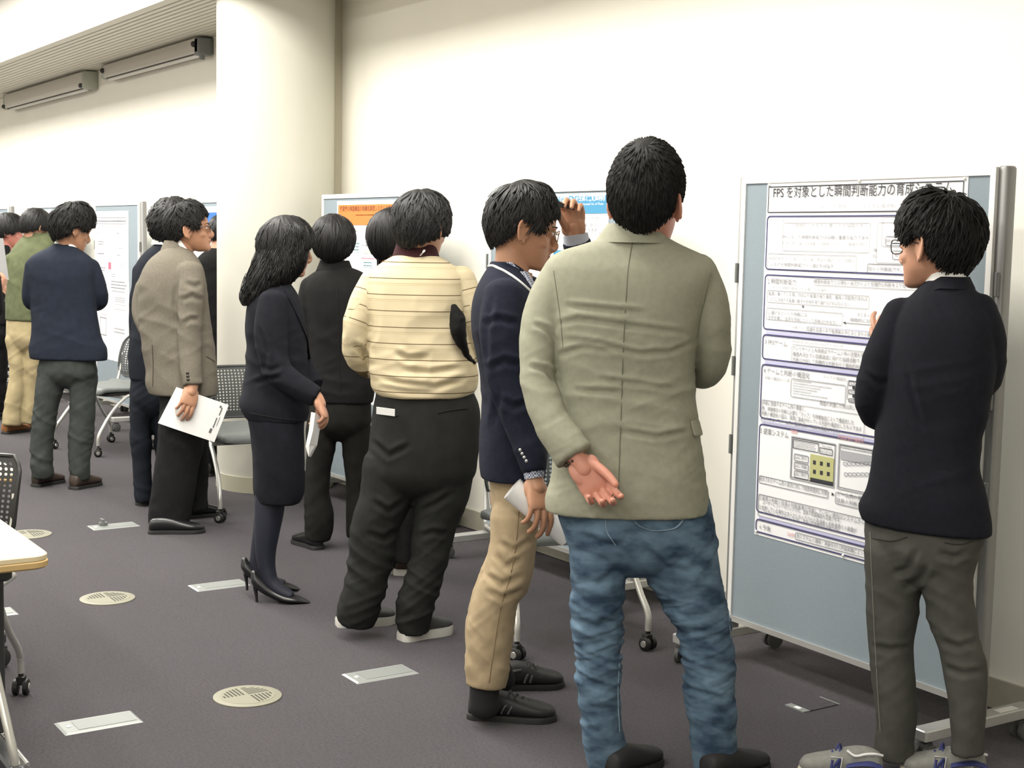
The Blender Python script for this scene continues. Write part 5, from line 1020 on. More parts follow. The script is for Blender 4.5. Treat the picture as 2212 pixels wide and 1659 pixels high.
    for heel, toe in (((728, 1352), (812, 1346)), ((866, 1384), (945, 1368))): f.shoe(heel, toe, M_gs, M_sole_w, 1.08, 1.0, foxing=.034)
    f.head(913, 490, 0, 1.08, 28, 12, 0, (905, 556, .0), .058)
    f.hair(M_hair3, [(0, 98), (40, 100), (60, 108), (74, 116), (86, 112), (100, 112), (118, 118), (140, 122), (180, 128)], (.020, .021, .022, .02), 2200, .010, .0038, .5, .07, 32, over=6, length=(.3, .8), taper=.55, t0=.5)
    pipe(f.skin, [f.P(905, 565, 0), f.P(905, 700, 0), f.P(905, 880, 0)], [.08, .09, .09], 18, 4); pipe(f.skin, [f.P(790, 785, .08), f.P(845, 785, .24), f.P(868, 780, .28)], [.035, .03, .04], 14, 3, rnd=True); pipe(f.skin, [f.P(1006, 768, .12), f.P(975, 770, .22), f.P(950, 766, .28)], [.035, .03, .04], 14, 3, rnd=True); f.body(M_skin2, .006)
    # black pouch clamped under his arm
    g = G(); f.tube(g, [(981, 665, -.13, 7, .02), (988, 688, -.14, 15, .035), (990, 712, -.14, 16, .04), (995, 735, -.13, 12, .032), (1003, 752, -.11, 7, .022), (1010, 772, -.08, 6, .02), (1020, 780, -.05, 5, .02)], m=4)
    o = f.bake(g, 'arm_pouch', cloth('pouch_black', (.006, .006, .006), .3, bs=200, bump=.6), [rumple(.004, 30, 25, seed=91)], vox=.005); o.parent = None; o.location = f.loc; tag(o, 'small black pouch tucked under the striped sweater arm', 'pouch')
striped_man()
# ------------------------------------------------------------------ the woman in the navy skirt suit
def suit_woman():
    f = Fig('woman with long black hair in a navy skirt suit and high heels', 598, 1296, vox=.0068)
    M_ns = cloth('navy_suiting', (.0090, .0100, .0150), .15, vs_=40, bs=1600)
    g = G(); f.rows(g, [(905, 532, 664, 0, .150), (885, 520, 668, 0, .155), (840, 524, 668, 0, .145), (790, 530, 664, 0, .130), (745, 532, 662, 0, .125), (700, 530, 660, 0, .135), (660, 534, 652, 0, .142), (632, 546, 642, 0, .13), (612, 564, 628, 0, .10), (598, 580, 618, 0, .06)], 2.4)
    f.sleeve(g, [(592, 650, -.12, 34, .050), (586, 700, -.135, 36, .054), (588, 755, -.145, 33, .050), (600, 800, -.16, 30, .048), (634, 828, -.175, 27, .043), (664, 846, -.18, 25, .039), (684, 858, -.182, 23, .036)])
    f.sleeve(g, [(612, 645, .12, 30, .050), (620, 700, .14, 30, .052), (630, 760, .14, 28, .048), (655, 800, .10, 25, .044), (680, 835, .05, 22, .038)])
    jk = f.bake(g, 'jacket', M_ns, [rumple(.004, 13, 3.2, .75, 1.2, 101, .4), crease([[(556, 700), (575, 760), (570, 810)], [(545, 830), (580, 818), (610, 815)], [(610, 790), (585, 800), (560, 790)]], 5, .006)], smooth=2, label='navy suit jacket')
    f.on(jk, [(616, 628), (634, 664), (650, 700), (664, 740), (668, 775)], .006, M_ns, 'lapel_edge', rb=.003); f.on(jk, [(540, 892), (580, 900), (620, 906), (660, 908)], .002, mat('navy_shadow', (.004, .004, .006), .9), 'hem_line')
    g = G(); f.rows(g, [(880, 530, 660, 0, .140), (920, 538, 656, 0, .150), (970, 544, 657, 0, .150), (1030, 547, 658, 0, .140), (1066, 548, 656, 0, .130), (1082, 552, 648, 0, .124)], 2.4); f.bake(g, 'skirt', M_ns, [rumple(.0025, 8, 4, .3, .9, 105, .6)], smooth=2, label='navy pencil skirt')
    g = G(); f.sleeve(g, [(584, 1060, -.04, 33, .055), (582, 1100, -.04, 32, .056), (577, 1150, -.04, 27, .050), (574, 1195, -.04, 22, .040), (578, 1232, -.04, 18, .033), (585, 1256, -.04, 17, .032), (604, 1276, -.04, 15, .034), (632, 1288, -.04, 10, .03)])
    f.sleeve(g, [(588, 1060, .06, 32, .055), (582, 1100, .06, 31, .056), (572, 1150, .06, 26, .050), (562, 1195, .06, 21, .040), (558, 1225, .06, 18, .033), (566, 1246, .06, 16, .032), (590, 1258, .06, 13, .032), (615, 1262, .06, 9, .03)])
    f.bake(g, 'tights', mat('navy_tights', (.007, .009, .022), .6, var=.1), vox=.005, smooth=4, label='sheer navy tights')
    def pump(dx, dy, dv):
        """high heeled court shoe seen from its side"""
        g = G(); q = lambda x, y: f.P(x+dx, y+dy, dv)
        f.tube(g, [(549+dx, 1238+dy, dv, 7, .022), (553+dx, 1252+dy, dv, 12, .030), (566+dx, 1265+dy, dv, 13, .033), (590+dx, 1281+dy, dv, 11, .035), (614+dx, 1291+dy, dv, 10, .040), (640+dx, 1295+dy, dv, 8, .038), (660+dx, 1299+dy, dv, 4, .022), (668+dx, 1301+dy, dv, 2, .010)], m=4); o = f.raw(g, 'pump', M_leather, 60)
        g = G(); pipe(g, [q(553, 1256), q(552, 1272), q(554, 1288), q(555, 1303)], [.017, .010, .0062, .0058], 10, 3); f.raw(g, 'stiletto', M_leather, 60, parent=o)
        g = G(); f.tube(g, [(604+dx, 1300+dy, dv, 2, .030), (632+dx, 1303+dy, dv, 2, .040), (664+dx, 1304+dy, dv, 2, .016)], m=3); f.raw(g, 'sole', M_sole_k, 60, parent=o)
    pump(0, 0, -.04); pump(-21, -28, .06)
    f.head(622, 533, 0, 1.02, 66, 10, 0, (604, 612, 0), .046)
    f.hair(M_hair, [(0, 96), (40, 100), (60, 108), (74, 120), (86, 125), (100, 128), (118, 128), (140, 130), (180, 132)], (.018, .024, .024, .016), 1300, .008, .0045, .3, .05, 42, taper=0)
    g = G(); f.rows(g, [(658, 524, 566, -.01, .055), (645, 519, 585, -.01, .085), (615, 528, 622, -.01, .105), (580, 543, 654, -.005, .115), (545, 556, 664, 0, .115), (515, 566, 668, 0, .110), (490, 582, 664, 0, .095), (476, 598, 645, 0, .06)], 2.2)
    rr = np.random.default_rng(5)
    def locks(V, N, fig):
        u = V @ rh; v = V @ fh; a = np.arctan2(v-np.mean(v), u-np.mean(u)+.1*(V[:, 2]-V[:, 2].mean())); return .008*(1-2*np.abs(vnoise(np.column_stack([a*9+V[:, 2]*3, V[:, 2]*3.0, v*6]), 7)))
    ho = f.bake(g, 'long_hair', M_hair, [locks], vox=.006, smooth=2); g = G(); R = random.Random(8)
    for i in range(420):
        t = R.random(); y0 = R.uniform(480, 600); pts = []
        xx = R.uniform(562, 660); y0 = R.uniform(485, 590); L = R.uniform(50, 120); sl = -(620-xx)*.006-.22+R.uniform(-.06, .06); ph = R.uniform(0, 6)
        for k in range(7): yy = y0+L*k/6; pts.append((xx+sl*L*k/6+2.0*math.sin(k*.9+ph), min(yy, 668)))
        Q = []
        for a_, b_ in pts:
            h_, n_ = f.surf(ho, a_, b_, R.uniform(.001, .006), True)
            if h_ is None or (Q and np.linalg.norm(h_-Q[-1]) > .06): break
            Q.append(h_)
        if len(Q) > 3: pipe(g, Q, [.0022*(1-.6*k/len(Q)) for k in range(len(Q))], 4)
    for i in range(90):
        xx = R.uniform(520, 575); y0 = R.uniform(610, 650); pipe(g, [f.P(xx+R.uniform(0, 12), y0-20, R.uniform(-.08, .06)), f.P(xx, y0, R.uniform(-.08, .06)), f.P(xx-R.uniform(-2, 8), y0+R.uniform(8, 18), R.uniform(-.08, .06))], [.0016, .0014, .0006], 4, 3)
    f.raw(g, 'hair_strands', M_hair, 180)
    f.hand(f.P(686, 860, -.182), norm(f.P(700, 895, -.185)-f.P(686, 860, -.182)), -rh*.8-UP*.3, fh, ((40, 55, 30), (46, 58, 30), (50, 60, 30), (52, 60, 30)), (20, 30, 10, 20), .93, 3, f.P(634, 828, -.175))
    pipe(f.skin, [f.P(604, 620, 0), f.P(600, 760, 0), f.P(598, 960, 0)], [.06, .07, .07], 18, 4); f.body(M_skin, .005)
    # folded papers in her hand
    g = G(); V = []
    prof = [((672, 890), (667, 930), (660, 965), (666, 986)), ((681, 892), (676, 930), (668, 962), (667, 986)), ((692, 900), (686, 932), (681, 962), (668, 987))]
    for k, pr in enumerate(prof): V += [f.P(x, y, (-.215, -.245, -.205)[k]) for x, y in pr]
    V += [f.P(x+4, y, -.19) for x, y in prof[2]]
    F = [(k*4+j, k*4+j+1, k*4+4+j+1, k*4+4+j) for k in range(3) for j in range(3)]; g.add(V, F)
    g.add([v+fh*.0015 for v in V], [q[::-1] for q in F]); o = part('folded_papers', g, M_sheet, None); o.location = f.loc; tag(o, 'folded white papers held by the woman in the skirt suit', 'papers')
suit_woman()

# ------------------------------------------------------------------ the man in the taupe jacket
def taupe_man():
    f = Fig('man with glasses in a taupe jacket leaning forward, white booklet in hand', 388, 1142, vox=.0075)
    M_tp = cloth('taupe_tweed', (.165, .148, .118), .07, vs_=90, bs=1400, bump=.4)
    g = G(); f.rows(g, [(852, 322, 470, 0, .150), (835, 315, 471, 0, .15), (800, 314, 469, 0, .148), (740, 305, 462, 0, .146), (690, 300, 454, 0, .148), (640, 299, 448, 0, .155), (605, 302, 444, 0, .155), (580, 310, 440, 0, .145), (560, 324, 430, 0, .125), (545, 342, 418, .0, .098), (532, 358, 404, 0, .07), (524, 366, 398, 0, .055)], 2.3)
    f.sleeve(g, [(412, 585, -.12, 28, .054), (412, 630, -.14, 28, .057), (410, 690, -.15, 26, .054), (410, 745, -.16, 25, .049), (413, 790, -.178, 23, .045), (416, 832, -.195, 21, .042)])
    f.sleeve(g, [(330, 600, .08, 26, .05), (308, 640, .09, 20, .05), (300, 680, .08, 13, .046), (312, 715, .05, 12, .04)])
    jk = f.bake(g, 'jacket', M_tp, [rumple(.0045, 12, 3.5, .7, 1.35, 111, .4), crease([[(398, 610), (420, 620), (436, 612)], [(392, 650), (415, 640), (438, 650)], [(384, 600), (378, 660), (386, 720)], [(396, 700), (412, 690), (430, 690)]], 5, .007)], smooth=2, label='taupe tweed jacket')
    f.on(jk, [(329, 745), (331, 790), (330, 835)], .0022, mat('taupe_dark', (.05, .042, .03), .9), 'back_vent'); f.on(jk, [(446, 770), (456, 776), (464, 782)], .002, MATS['taupe_dark'], 'pocket_flap')
    g = G()
    for y in (806, 813, 820): g = G(); q, nn = f.surf(jk, 405+(y-806)*.1, y, .001); ball(g, q, rh*.009, UP*.008, fh*.004, 10, 6); f.raw(g, 'button', mat('button_brown', (.03, .022, .015), .35), parent=jk)
    f.band(386, 540, 0, 36, .075, 20, M_tp, 'collar', 75, .075, .80, .008, parent=jk); f.band(394, 535, 0, 32, .064, 20, MATS['shirt_white'], 'shirt_collar', 75, .085, .86, .005)
    g = G(); f.pelvis(g, [(825, 345, 452, 0, .135), (865, 345, 452, 0, .138), (905, 346, 450, 0, .13), (930, 346, 449, 0, .12)])
    f.sleeve(g, [(395, 905, -.07, 50, .088), (390, 960, -.07, 48, .082), (380, 1020, -.07, 46, .074), (372, 1075, -.07, 45, .07), (366, 1115, -.07, 44, .068), (364, 1135, -.07, 42, .066)])
    f.sleeve(g, [(402, 905, .07, 46, .088), (408, 960, .08, 42, .08), (413, 1020, .1, 36, .072), (416, 1070, .12, 32, .068), (420, 1102, .13, 30, .066)])
    M_bk = cloth('black_trouser', (.0100, .0105, .0110), .15, vs_=30, bs=1500); f.bake(g, 'trousers', M_bk, [rumple(.004, 12, 3.5, .0, .8, 117, .5)], smooth=1)
    for heel, toe in (((322, 1152), (442, 1150)), ((400, 1120), (474, 1112))): f.shoe(heel, toe, M_leather, M_sole_k, 1.02, .95)
    f.head(412, 495, 0, 1.05, 80, -5, 0, (392, 550, 0), .056); f.eyes(); f.glasses(MATS['glasses_dark'], .026, .016)
    f.hair(M_hair2, [(0, 76), (25, 80), (46, 88), (57, 102), (64, 112), (71, 106), (80, 86), (104, 86), (118, 108), (140, 114), (180, 118)], (.028, .018, .016, .026), 1600, .012, .0042, .6, .06, 52, over=6, length=(.25, .6), taper=.8, t0=.45)
    f.hand(f.P(416, 836, -.20), norm(f.P(408, 862, -.222)-f.P(416, 836, -.20)), fh*.9-rh*.45, rh, ((14, 38, 20), (18, 42, 22), (22, 45, 24), (26, 48, 26)), (18, 30, 5, 10), 1.05, 3, f.P(413, 790, -.178))
    pipe(f.skin, [f.P(388, 560, 0), f.P(385, 700, 0), f.P(392, 880, 0)], [.075, .085, .085], 18, 4); f.body(M_skin2, .005)
    # the booklet
    cs = [f.P(*p) for p in ((381, 836, -.200), (494, 875, -.192), (463, 955, -.192), (341, 914, -.200))]; nn = norm(np.cross(cs[1]-cs[0], cs[3]-cs[0])); nn = nn if nn @ fh < 0 else -nn
    t = thing('booklet', tuple(f.loc+sum(cs)/4), 0, 'white booklet hanging from the hand of the taupe jacket man', 'booklet'); L = [c-sum(cs)/4 for c in cs]
    for k in range(3):
        g = G(); o = -nn*.0022*k; V = []; n = 8
        for i in range(n+1):
            for j in range(3):
                u = i/n; v = j/2; p = L[0]*(1-u)*(1-v)+L[1]*u*(1-v)+L[2]*u*v+L[3]*(1-u)*v; bend = .010*math.sin(u*PI)*(v-.2)*(1-.25*k); V.append(p+o+nn*bend)
        F = [(i*3+j, (i+1)*3+j, (i+1)*3+j+1, i*3+j+1) for i in range(n) for j in range(2)]; g.add(V, F); g.add([v-nn*.0008 for v in V], [q[::-1] for q in F]); part('page', g, M_sheet, t, 60)
    g = G(); e = norm(L[2]-L[1]); d = norm(L[1]-L[0]); Rr = random.Random(3)
    for (u, v0, v1, hh) in ((.86, .08, .13, .010), (.90, .12, .32, .006), (.88, .40, .66, .006), (.93, .36, .60, .003), (.85, .70, .80, .012)):
        a = L[0]*(1-u)+L[1]*u; b = L[3]*(1-u)+L[2]*u; v = v0
        while v < v1: p = a+(b-a)*v+nn*(.0022+.010*math.sin(u*PI)*max(0, v-.2)); q = a+(b-a)*(v+.022)+nn*(.0022+.010*math.sin(u*PI)*max(0, v-.2)); g.add([p, q, q+d*hh, p+d*hh], [(0, 1, 2, 3)]); v += .03
    part('lettering', g, INK['k'], t)
taupe_man()

# ------------------------------------------------------------------ the man in the black suit, seen from behind
def black_suit():
    f = Fig('man in a plain black suit seen from behind between the woman and the striped sweater', 712, 1185, vox=.009)
    M_b = cloth('black_wool', (.0085, .0085, .0085), .15, vs_=30, bs=1500)
    g = G(); f.rows(g, [(868, 664, 806, 0, .135), (850, 660, 808, 0, .135), (780, 664, 802, 0, .125), (700, 662, 806, 0, .128), (650, 656, 812, 0, .13), (615, 656, 810, 0, .118), (596, 668, 798, 0, .10), (583, 688, 775, 0, .082), (575, 700, 752, 0, .06)], 2.4)
    f.sleeve(g, [(672, 620, 0, 24, .055), (658, 680, 0, 22, .056), (654, 740, .02, 20, .052), (660, 790, .06, 18, .048), (676, 820, .14, 17, .042)]); f.sleeve(g, [(796, 618, 0, 24, .055), (810, 680, 0, 22, .056), (814, 740, .02, 20, .052), (806, 795, .06, 18, .048), (790, 820, .14, 17, .042)])
    jk = f.bake(g, 'suit_jacket', M_b, [rumple(.004, 12, 3, .7, 1.2, 121, .3)], smooth=2); f.band(723, 584, .003, 38, .076, 22, M_b, 'collar', 0, .02, .8, .007, parent=jk); f.on(jk, [(726, 590), (730, 680), (732, 780), (734, 860)], .0016, mat('black_seam', (.002, .002, .002), .9), 'back_seam')
    g = G(); f.pelvis(g, [(845, 668, 800, 0, .125), (890, 666, 802, 0, .13), (915, 664, 800, 0, .12)])
    f.sleeve(g, [(697, 925, 0, 35, .085), (690, 990, 0, 29, .076), (685, 1060, 0, 28, .07), (690, 1125, 0, 31, .07), (686, 1165, .01, 27, .07)]); f.sleeve(g, [(768, 925, 0, 33, .085), (772, 990, .02, 30, .076), (776, 1060, .04, 29, .07), (778, 1115, .05, 30, .07), (778, 1160, .06, 28, .07)])
    f.bake(g, 'trousers', mat('olive_black_wool', (.0125, .0120, .0105), .9, var=.15, vscale=30, spec=.2), [rumple(.005, 12, 3.5, 0, .7, 127, .6)], smooth=1)
    for heel, toe in (((690, 1188), (646, 1172)), ((782, 1180), (800, 1165))): f.shoe(heel, toe, M_leather, M_sole_k)
    f.head(720, 524, 0, 1.05, -4, 4, 0, (722, 585, 0), .056); f.hair(M_hair, [(0, 98), (40, 100), (60, 108), (74, 114), (86, 112), (100, 114), (118, 120), (140, 126), (180, 134)], (.022, .026, .026, .02), 1600, .006, .0042, .3, .04, 62, over=4, length=(.35, .8), taper=.35, t0=.6)
    pipe(f.skin, [f.P(722, 590, 0), f.P(728, 720, 0), f.P(732, 900, 0)], [.075, .08, .08], 16, 4); f.body(M_skin, .008)
black_suit()

# ------------------------------------------------------------------ the bob-haired visitor hidden by the striped sweater
def bob_person():
    f = Fig('person with a black bob and dark clothes half hidden by the striped sweater man', 866, 1246, vox=.009)
    M_b = cloth('near_black_knit', (.010, .010, .011), .15, vs_=30); g = G(); f.rows(g, [(880, 812, 908, 0, .125), (800, 812, 910, 0, .12), (720, 806, 916, 0, .12), (660, 800, 920, 0, .122), (625, 804, 914, 0, .11), (608, 822, 896, 0, .085), (595, 836, 878, 0, .055)], 2.4); f.sleeve(g, [(812, 640, 0, 22, .05), (806, 720, 0, 20, .05), (812, 800, .04, 18, .045)]); f.sleeve(g, [(910, 640, 0, 22, .05), (914, 720, 0, 20, .05), (906, 800, .04, 18, .045)])
    f.bake(g, 'top', M_b, [rumple(.004, 12, 3, .7, 1.2, 131, .3)]); g = G(); f.pelvis(g, [(860, 818, 902, 0, .12), (900, 816, 904, 0, .12), (930, 816, 904, 0, .11)]); f.sleeve(g, [(838, 940, 0, 24, .08), (836, 1050, 0, 22, .07), (838, 1150, 0, 21, .064), (840, 1215, 0, 21, .064)]); f.sleeve(g, [(884, 940, 0, 24, .08), (882, 1050, 0, 22, .07), (880, 1150, 0, 21, .064), (876, 1215, 0, 21, .064)])
    f.bake(g, 'trousers', M_b, [rumple(.004, 12, 3, 0, .7, 133, .4)], smooth=1)
    for heel, toe in (((868, 1244), (880, 1222)), ((836, 1240), (840, 1216))): f.shoe(heel, toe, mat('brown_leather', (.035, .018, .010), .45), M_sole_w, 1.1, 1.0, foxing=.03)
    f.head(850, 512, 0, 1.0, 55, 8, 0, (852, 600, 0), .05); f.hair(M_hair, [(0, 98), (40, 102), (60, 112), (74, 124), (86, 96), (100, 112), (118, 126), (140, 136), (180, 140)], (.022, .024, .022, .02), 1400, .006, .0045, .15, .04, 72, over=4, taper=.1, drop=.02)
    g = G(); rr = random.Random(6)
    for i in range(60): xx = rr.uniform(812, 834); pipe(g, [f.P(xx, 520, rr.uniform(-.05, .04)), f.P(xx+2, 548, rr.uniform(-.05, .04)), f.P(xx+rr.uniform(2, 8), rr.uniform(568, 592), rr.uniform(-.05, .04))], [.004, .004, .0012], 5, 3)
    f.raw(g, 'side_hair', M_hair, 180); pipe(f.skin, [f.P(852, 610, 0), f.P(858, 740, 0), f.P(860, 900, 0)], [.07, .075, .075], 16, 4); f.body(mat('skin_fair', srgb(226, 176, 150), .5, sss=.06), .007)
bob_person()

# ------------------------------------------------------------------ the man in navy jacket and grey trousers, far left
def grey_trouser_man():
    f = Fig('man in a navy jacket, grey trousers and brown shoes with folded arms', 140, 1054, vox=.009)
    M_n = cloth('navy_flannel', (.0135, .0180, .0300), .12, vs_=30, bs=1300)
    g = G(); f.rows(g, [(776, 66, 232, 0, .14), (760, 62, 232, 0, .14), (720, 68, 218, 0, .132), (660, 66, 208, 0, .125), (610, 60, 206, 0, .128), (575, 58, 206, 0, .125), (556, 66, 198, 0, .112), (545, 84, 184, 0, .095), (535, 104, 168, 0, .075), (526, 116, 158, 0, .055)], 2.4)
    f.sleeve(g, [(196, 578, 0, 20, .056), (207, 610, .01, 20, .058), (214, 645, .04, 19, .056), (206, 655, .12, 16, .048), (180, 645, .22, 14, .04)]); f.sleeve(g, [(72, 575, 0, 18, .055), (66, 615, .01, 16, .056), (66, 650, .05, 16, .054), (82, 655, .14, 15, .046), (110, 645, .22, 14, .04)])
    jk = f.bake(g, 'jacket', M_n, [rumple(.004, 12, 3, .7, 1.3, 141, .3)], smooth=2); f.band(140, 541, .005, 30, .075, 14, M_n, 'collar', 45, .03, .8, .008, parent=jk); f.band(143, 535, .005, 27, .066, 13, MATS['shirt_white'], 'shirt_collar', 45, .025, .85, .005)
    g = G(); f.pelvis(g, [(760, 86, 206, 0, .125), (785, 84, 208, 0, .128), (808, 80, 208, 0, .12)])
    f.sleeve(g, [(112, 815, 0, 32, .088), (101, 865, 0, 26, .078), (95, 912, 0, 25, .072), (90, 960, 0, 24, .07), (91, 1012, 0, 23, .068), (92, 1030, .01, 22, .068)]); f.sleeve(g, [(178, 815, 0, 31, .088), (179, 865, 0, 27, .078), (177, 912, 0, 26, .072), (173, 960, 0, 27, .07), (172, 1015, 0, 21, .066), (172, 1034, .01, 21, .066)])
    f.bake(g, 'trousers', cloth('grey_cotton', srgb(60, 64, 62), .15, vs_=20), [rumple(.006, 18, 3.5, 0, .75, 147, .6)], smooth=1)
    for heel, toe in (((74, 1052), (134, 1040)), ((156, 1058), (212, 1046))): f.shoe(heel, toe, mat('dark_brown_leather', (.045, .030, .022), .5), M_sole_k, 1.1, 1.15)
    f.head(158, 496, 0, 1.08, 52, 16, 0, (146, 540, 0), .056); f.hair(M_hair2, [(0, 90), (30, 92), (48, 96), (57, 104), (64, 110), (71, 104), (80, 88), (104, 92), (118, 112), (140, 120), (180, 124)], (.044, .032, .026, .040), 1500, .014, .005, .4, .07, 82, over=5, length=(.2, .6), taper=.7, t0=.5)
    pipe(f.skin, [f.P(146, 545, 0), f.P(140, 650, 0), f.P(142, 800, 0)], [.075, .08, .08], 16, 4); f.body(M_skin2, .007)
grey_trouser_man()

# ------------------------------------------------------------------ visitors further back
def plain_person(label, px, py, d, vox, jacket, trousers, jk_rows, sleeves, pelvis, legs, shoes, shoe_m, head, hair, skin, neck, seed, hm=None, names=('jacket', 'trousers'), collar=None):
    f = Fig(label, px, py, d, vox=vox); g = G(); f.rows(g, jk_rows, 2.4)
    for s_ in sleeves: f.sleeve(g, s_)
    f.bake(g, names[0], jacket, [rumple(.005, 11, 3, .7, 1.4, seed, .4)], smooth=2); g = G(); f.pelvis(g, pelvis)
    for s_ in legs: f.sleeve(g, s_)
    f.bake(g, names[1], trousers, [rumple(.007, 14, 3, 0, .8, seed+3, .5)], smooth=1)
    for heel, toe in shoes: f.shoe(heel, toe, shoe_m, M_sole_k, 1.1, 1.1)
    f.head(*head, neck, .056); f.hair(hm or M_hair, *hair[0], **hair[1])
    if collar: f.band(*collar)
    a = f.P(*neck); pipe(f.skin, [a, a-UP*.35, a-UP*.75], [.075, .08, .08], 16, 4); return f
# curly hair, navy suit, behind the taupe jacket
f = plain_person('curly-haired person in a dark navy suit partly hidden by the taupe jacket', 322, 1092, None, .009, cloth('midnight_suit', (.0100, .0125, .0190), .12), MATS['midnight_suit'],
    [(820, 280, 408, 0, .13), (780, 276, 410, 0, .135), (700, 284, 404, 0, .125), (630, 287, 404, 0, .125), (590, 289, 402, 0, .12), (560, 300, 396, 0, .11), (540, 318, 388, 0, .09), (525, 338, 378, 0, .065), (515, 348, 372, 0, .05)],
    [[(306, 585, 0, 18, .05), (298, 640, 0, 16, .052), (294, 700, .02, 15, .05), (298, 750, .06, 14, .044)]], [(790, 284, 380, 0, .12), (830, 284, 380, 0, .12), (870, 283, 378, 0, .11)],
    [[(308, 860, 0, 26, .08), (304, 940, 0, 22, .072), (308, 1020, 0, 20, .066), (311, 1084, 0, 18, .064)], [(354, 860, 0, 26, .08), (356, 940, .04, 22, .072), (358, 1020, .06, 20, .066), (358, 1080, .08, 18, .064)]],
    (((300, 1092), (340, 1084)), ((352, 1088), (385, 1080))), M_leather, (376, 484, 0, 1.05, 62, 6, 0), (([(0, 96), (40, 98), (60, 106), (74, 112), (86, 108), (100, 112), (118, 122), (140, 130), (180, 134)], (.032, .034, .030, .03), 1300, .012, .008, .3, .16, 92), dict(curl=.5, over=9, taper=.2)), M_skin2, (362, 535, 0), 151, M_hair)
f.band(352, 528, 0, 24, .07, 14, MATS['shirt_white'], 'shirt_collar', 62, .05, .85, .005); f.body(M_skin2, .008)
# black jacket at the edge of the column
f = plain_person('person in a black jacket standing half behind the column', 470, 990, 9.05, .010, M_blackj := cloth('jet_black_jacket', (.0055, .0055, .0055), .1), M_blackj,
    [(790, 424, 520, 0, .13), (700, 424, 520, 0, .125), (620, 420, 522, 0, .13), (580, 420, 520, 0, .125), (556, 428, 508, 0, .11), (543, 442, 492, .02, .085), (536, 452, 482, .04, .06)], [[(430, 580, 0, 17, .05), (427, 650, 0, 16, .05), (434, 720, .03, 15, .045)]],
    [(770, 430, 515, 0, .12), (810, 430, 515, 0, .12), (840, 430, 515, 0, .11)], [[(452, 830, 0, 22, .08), (450, 910, 0, 19, .07), (450, 1012, 0, 17, .064)], [(494, 830, 0, 22, .08), (494, 910, 0, 19, .07), (494, 1012, 0, 17, .064)]], (((446, 1030), (452, 1018)), ((490, 1032), (496, 1020))), M_leather, (482, 506, .10, 1.0, 20, 22, 0), ((LINE_SHORT, (.02, .02, .02, .02), 500, .006, .006, .3, .05, 93), {}), M_skin, (474, 545, .05), 161)
f.body(M_skin, .009)
# green jacket, khaki trousers
M_gr = cloth('olive_jacket', (.105, .118, .062), .12, vs_=20, bump=.4)
f = plain_person('person in an olive green jacket and khaki trousers bending towards a poster', 42, 938, None, .009, M_gr, cloth('khaki_cotton', (.40, .33, .19), .08),
    [(692, 12, 96, 0, .135), (670, 12, 98, 0, .135), (620, 13, 102, 0, .125), (575, 15, 108, .02, .125), (545, 22, 114, .05, .122), (525, 36, 118, .08, .11), (510, 50, 112, .10, .09), (502, 58, 104, .12, .06)],
    [[(26, 560, .02, 14, .055), (20, 610, .03, 13, .055), (22, 650, .08, 12, .05)], [(108, 535, .08, 13, .052), (118, 560, .14, 12, .05), (122, 540, .24, 11, .045), (118, 515, .30, 10, .04)]], [(680, 14, 92, 0, .125), (710, 13, 92, 0, .128), (740, 16, 92, 0, .115)],
    [[(32, 735, 0, 20, .088), (38, 790, 0, 17, .076), (36, 840, 0, 19, .072), (28, 890, 0, 19, .07), (26, 918, 0, 19, .07)], [(72, 735, 0, 20, .088), (70, 790, .02, 18, .078), (68, 840, .04, 18, .072), (64, 890, .05, 18, .07), (62, 912, .06, 18, .07)]],
    (((8, 938), (62, 930)), ((54, 930), (92, 922))), mat('tan_suede', (.30, .13, .045), .8), (77, 490, .10, 1.06, 34, 34, 0), ((LINE_FULL, (.024, .026, .024, .02), 1000, .006, .006, .3, .05, 94), dict(taper=.5)), M_skin, (72, 522, .08), 171)
f.band(78, 515, .09, 24, .075, 12, M_gr, 'collar', 34, .03, .82, .008); f.glasses(mat('glasses_silver', (.6, .6, .6), .3, .8)); f.hand(f.P(117, 512, .30), norm(f.P(112, 484, .29)-f.P(117, 512, .30)), -rh*.8, -fh, ((40, 50, 30),)*4, (20, 20, 10, 10), 1.0, 3, f.P(122, 540, .24)); f.body(M_skin, .007)
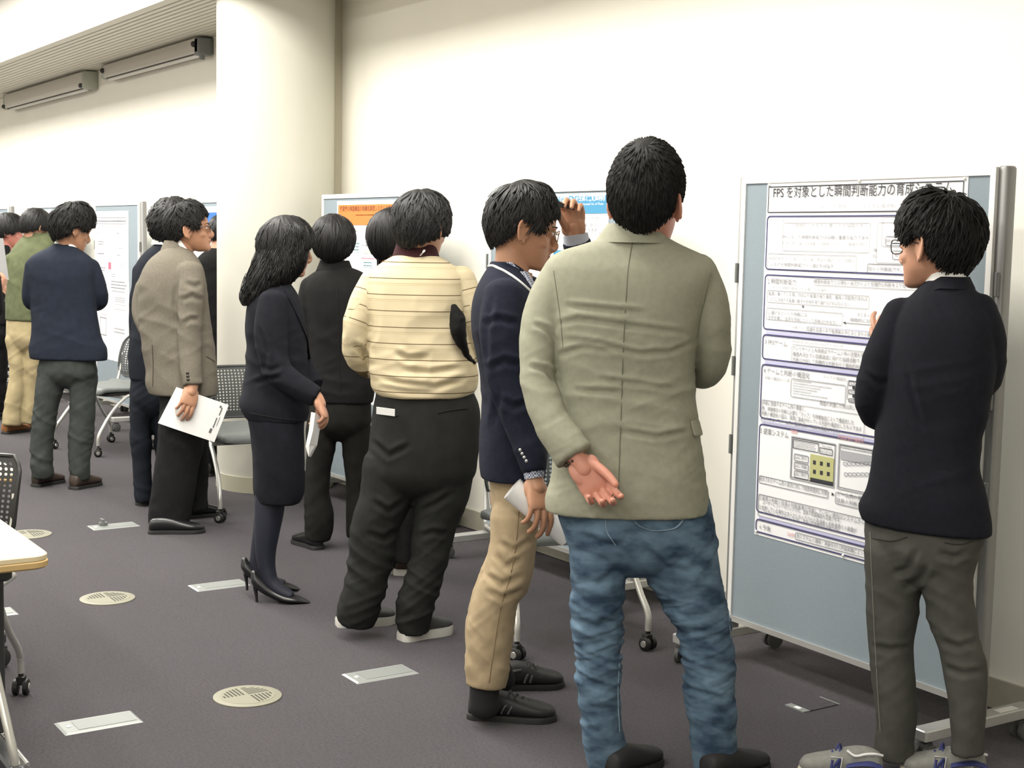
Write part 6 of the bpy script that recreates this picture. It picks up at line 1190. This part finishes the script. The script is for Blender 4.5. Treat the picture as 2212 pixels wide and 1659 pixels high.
# head behind the green jacket
f = plain_person('person in a black suit and white collar at the left edge behind the green jacket', 6, 640, 11.4, .010, cloth('soft_black_suit', (.0075, .0075, .008), .1), MATS['soft_black_suit'],
    [(700, -34, 22, 0, .13), (640, -38, 22, 0, .12), (590, -40, 24, 0, .125), (560, -38, 26, 0, .12), (545, -28, 24, 0, .10), (533, -12, 22, 0, .075), (527, -4, 18, 0, .05)], [[(-2, 565, -.1, 12, .05), (-4, 610, -.1, 12, .05), (-4, 660, -.08, 11, .045)]], [(680, -32, 20, 0, .12), (710, -32, 20, 0, .12), (735, -30, 18, 0, .11)], [[(-18, 730, 0, 15, .08), (-16, 810, 0, 13, .07), (-14, 890, 0, 12, .064)], [(4, 730, 0, 15, .08), (2, 810, .05, 13, .07), (0, 890, .08, 12, .064)]],
    (((-18, 908), (4, 902)), ((-2, 902), (20, 896))), M_leather, (20, 500, 0, 1.08, 72, 8, 0), ((LINE_FULL, (.028, .026, .026, .03), 900, .008, .006, .3, .05, 95), {}), M_skin, (10, 545, 0), 181)
f.band(8, 538, 0, 16, .07, 13, MATS['shirt_white'], 'shirt_collar', 72, .05, .85, .005); f.body(mat('skin_flushed', srgb(196, 128, 112), .5, sss=.05), .008)
# the visitor mostly outside the picture, holding a clipboard
f = plain_person('person in black at the left picture edge holding a grey clipboard', -62, 1010, 9.2, .010, MATS['soft_black_suit'], MATS['soft_black_suit'],
    [(750, -118, -14, 0, .135), (700, -116, -18, 0, .12), (640, -116, -14, 0, .125), (580, -114, -14, 0, .125), (555, -104, -24, 0, .11), (540, -88, -40, 0, .085), (530, -76, -52, 0, .055)], [[(-22, 575, 0, 18, .052), (-12, 640, .0, 17, .052), (-10, 668, .04, 16, .05), (-6, 650, .12, 13, .042), (0, 634, .16, 12, .038)]], [(735, -112, -10, 0, .125), (770, -112, -6, 0, .13), (800, -112, -4, 0, .12)], [[(-86, 800, 0, 28, .088), (-84, 900, 0, 24, .075), (-82, 1000, 0, 21, .066)], [(-32, 795, 0, 27, .088), (-30, 900, 0, 23, .075), (-34, 1000, 0, 21, .066)]],
    (((-92, 1014), (-70, 1004)), ((-42, 1014), (-20, 1004))), M_leather, (-64, 492, 0, 1.05, 40, 8, 0), ((LINE_SHORT, (.02, .02, .02, .02), 500, .008, .006, .3, .05, 96), {}), M_skin, (-64, 545, 0), 191)
f.hand(f.P(4, 632, .165), norm(f.P(9, 604, .17)-f.P(4, 632, .165)), -rh, -fh*.4+UP, ((55, 60, 35),)*4, (30, 20, 20, 20), 1.02, 3, f.P(-6, 650, .12)); f.body(M_skin, .008)
g = G(); c = f.P(-8, 560, .17); box(g, c, .004, .20, .28, (norm(rh*.95-fh*.3+UP*.12), norm(fh+rh*.3), norm(UP-rh*.12))); o = part('clipboard', g, mat('clipboard_grey', (.42, .42, .43), .5), None); o.location = f.loc; tag(o, 'grey clipboard held up at the left picture edge', 'clipboard')
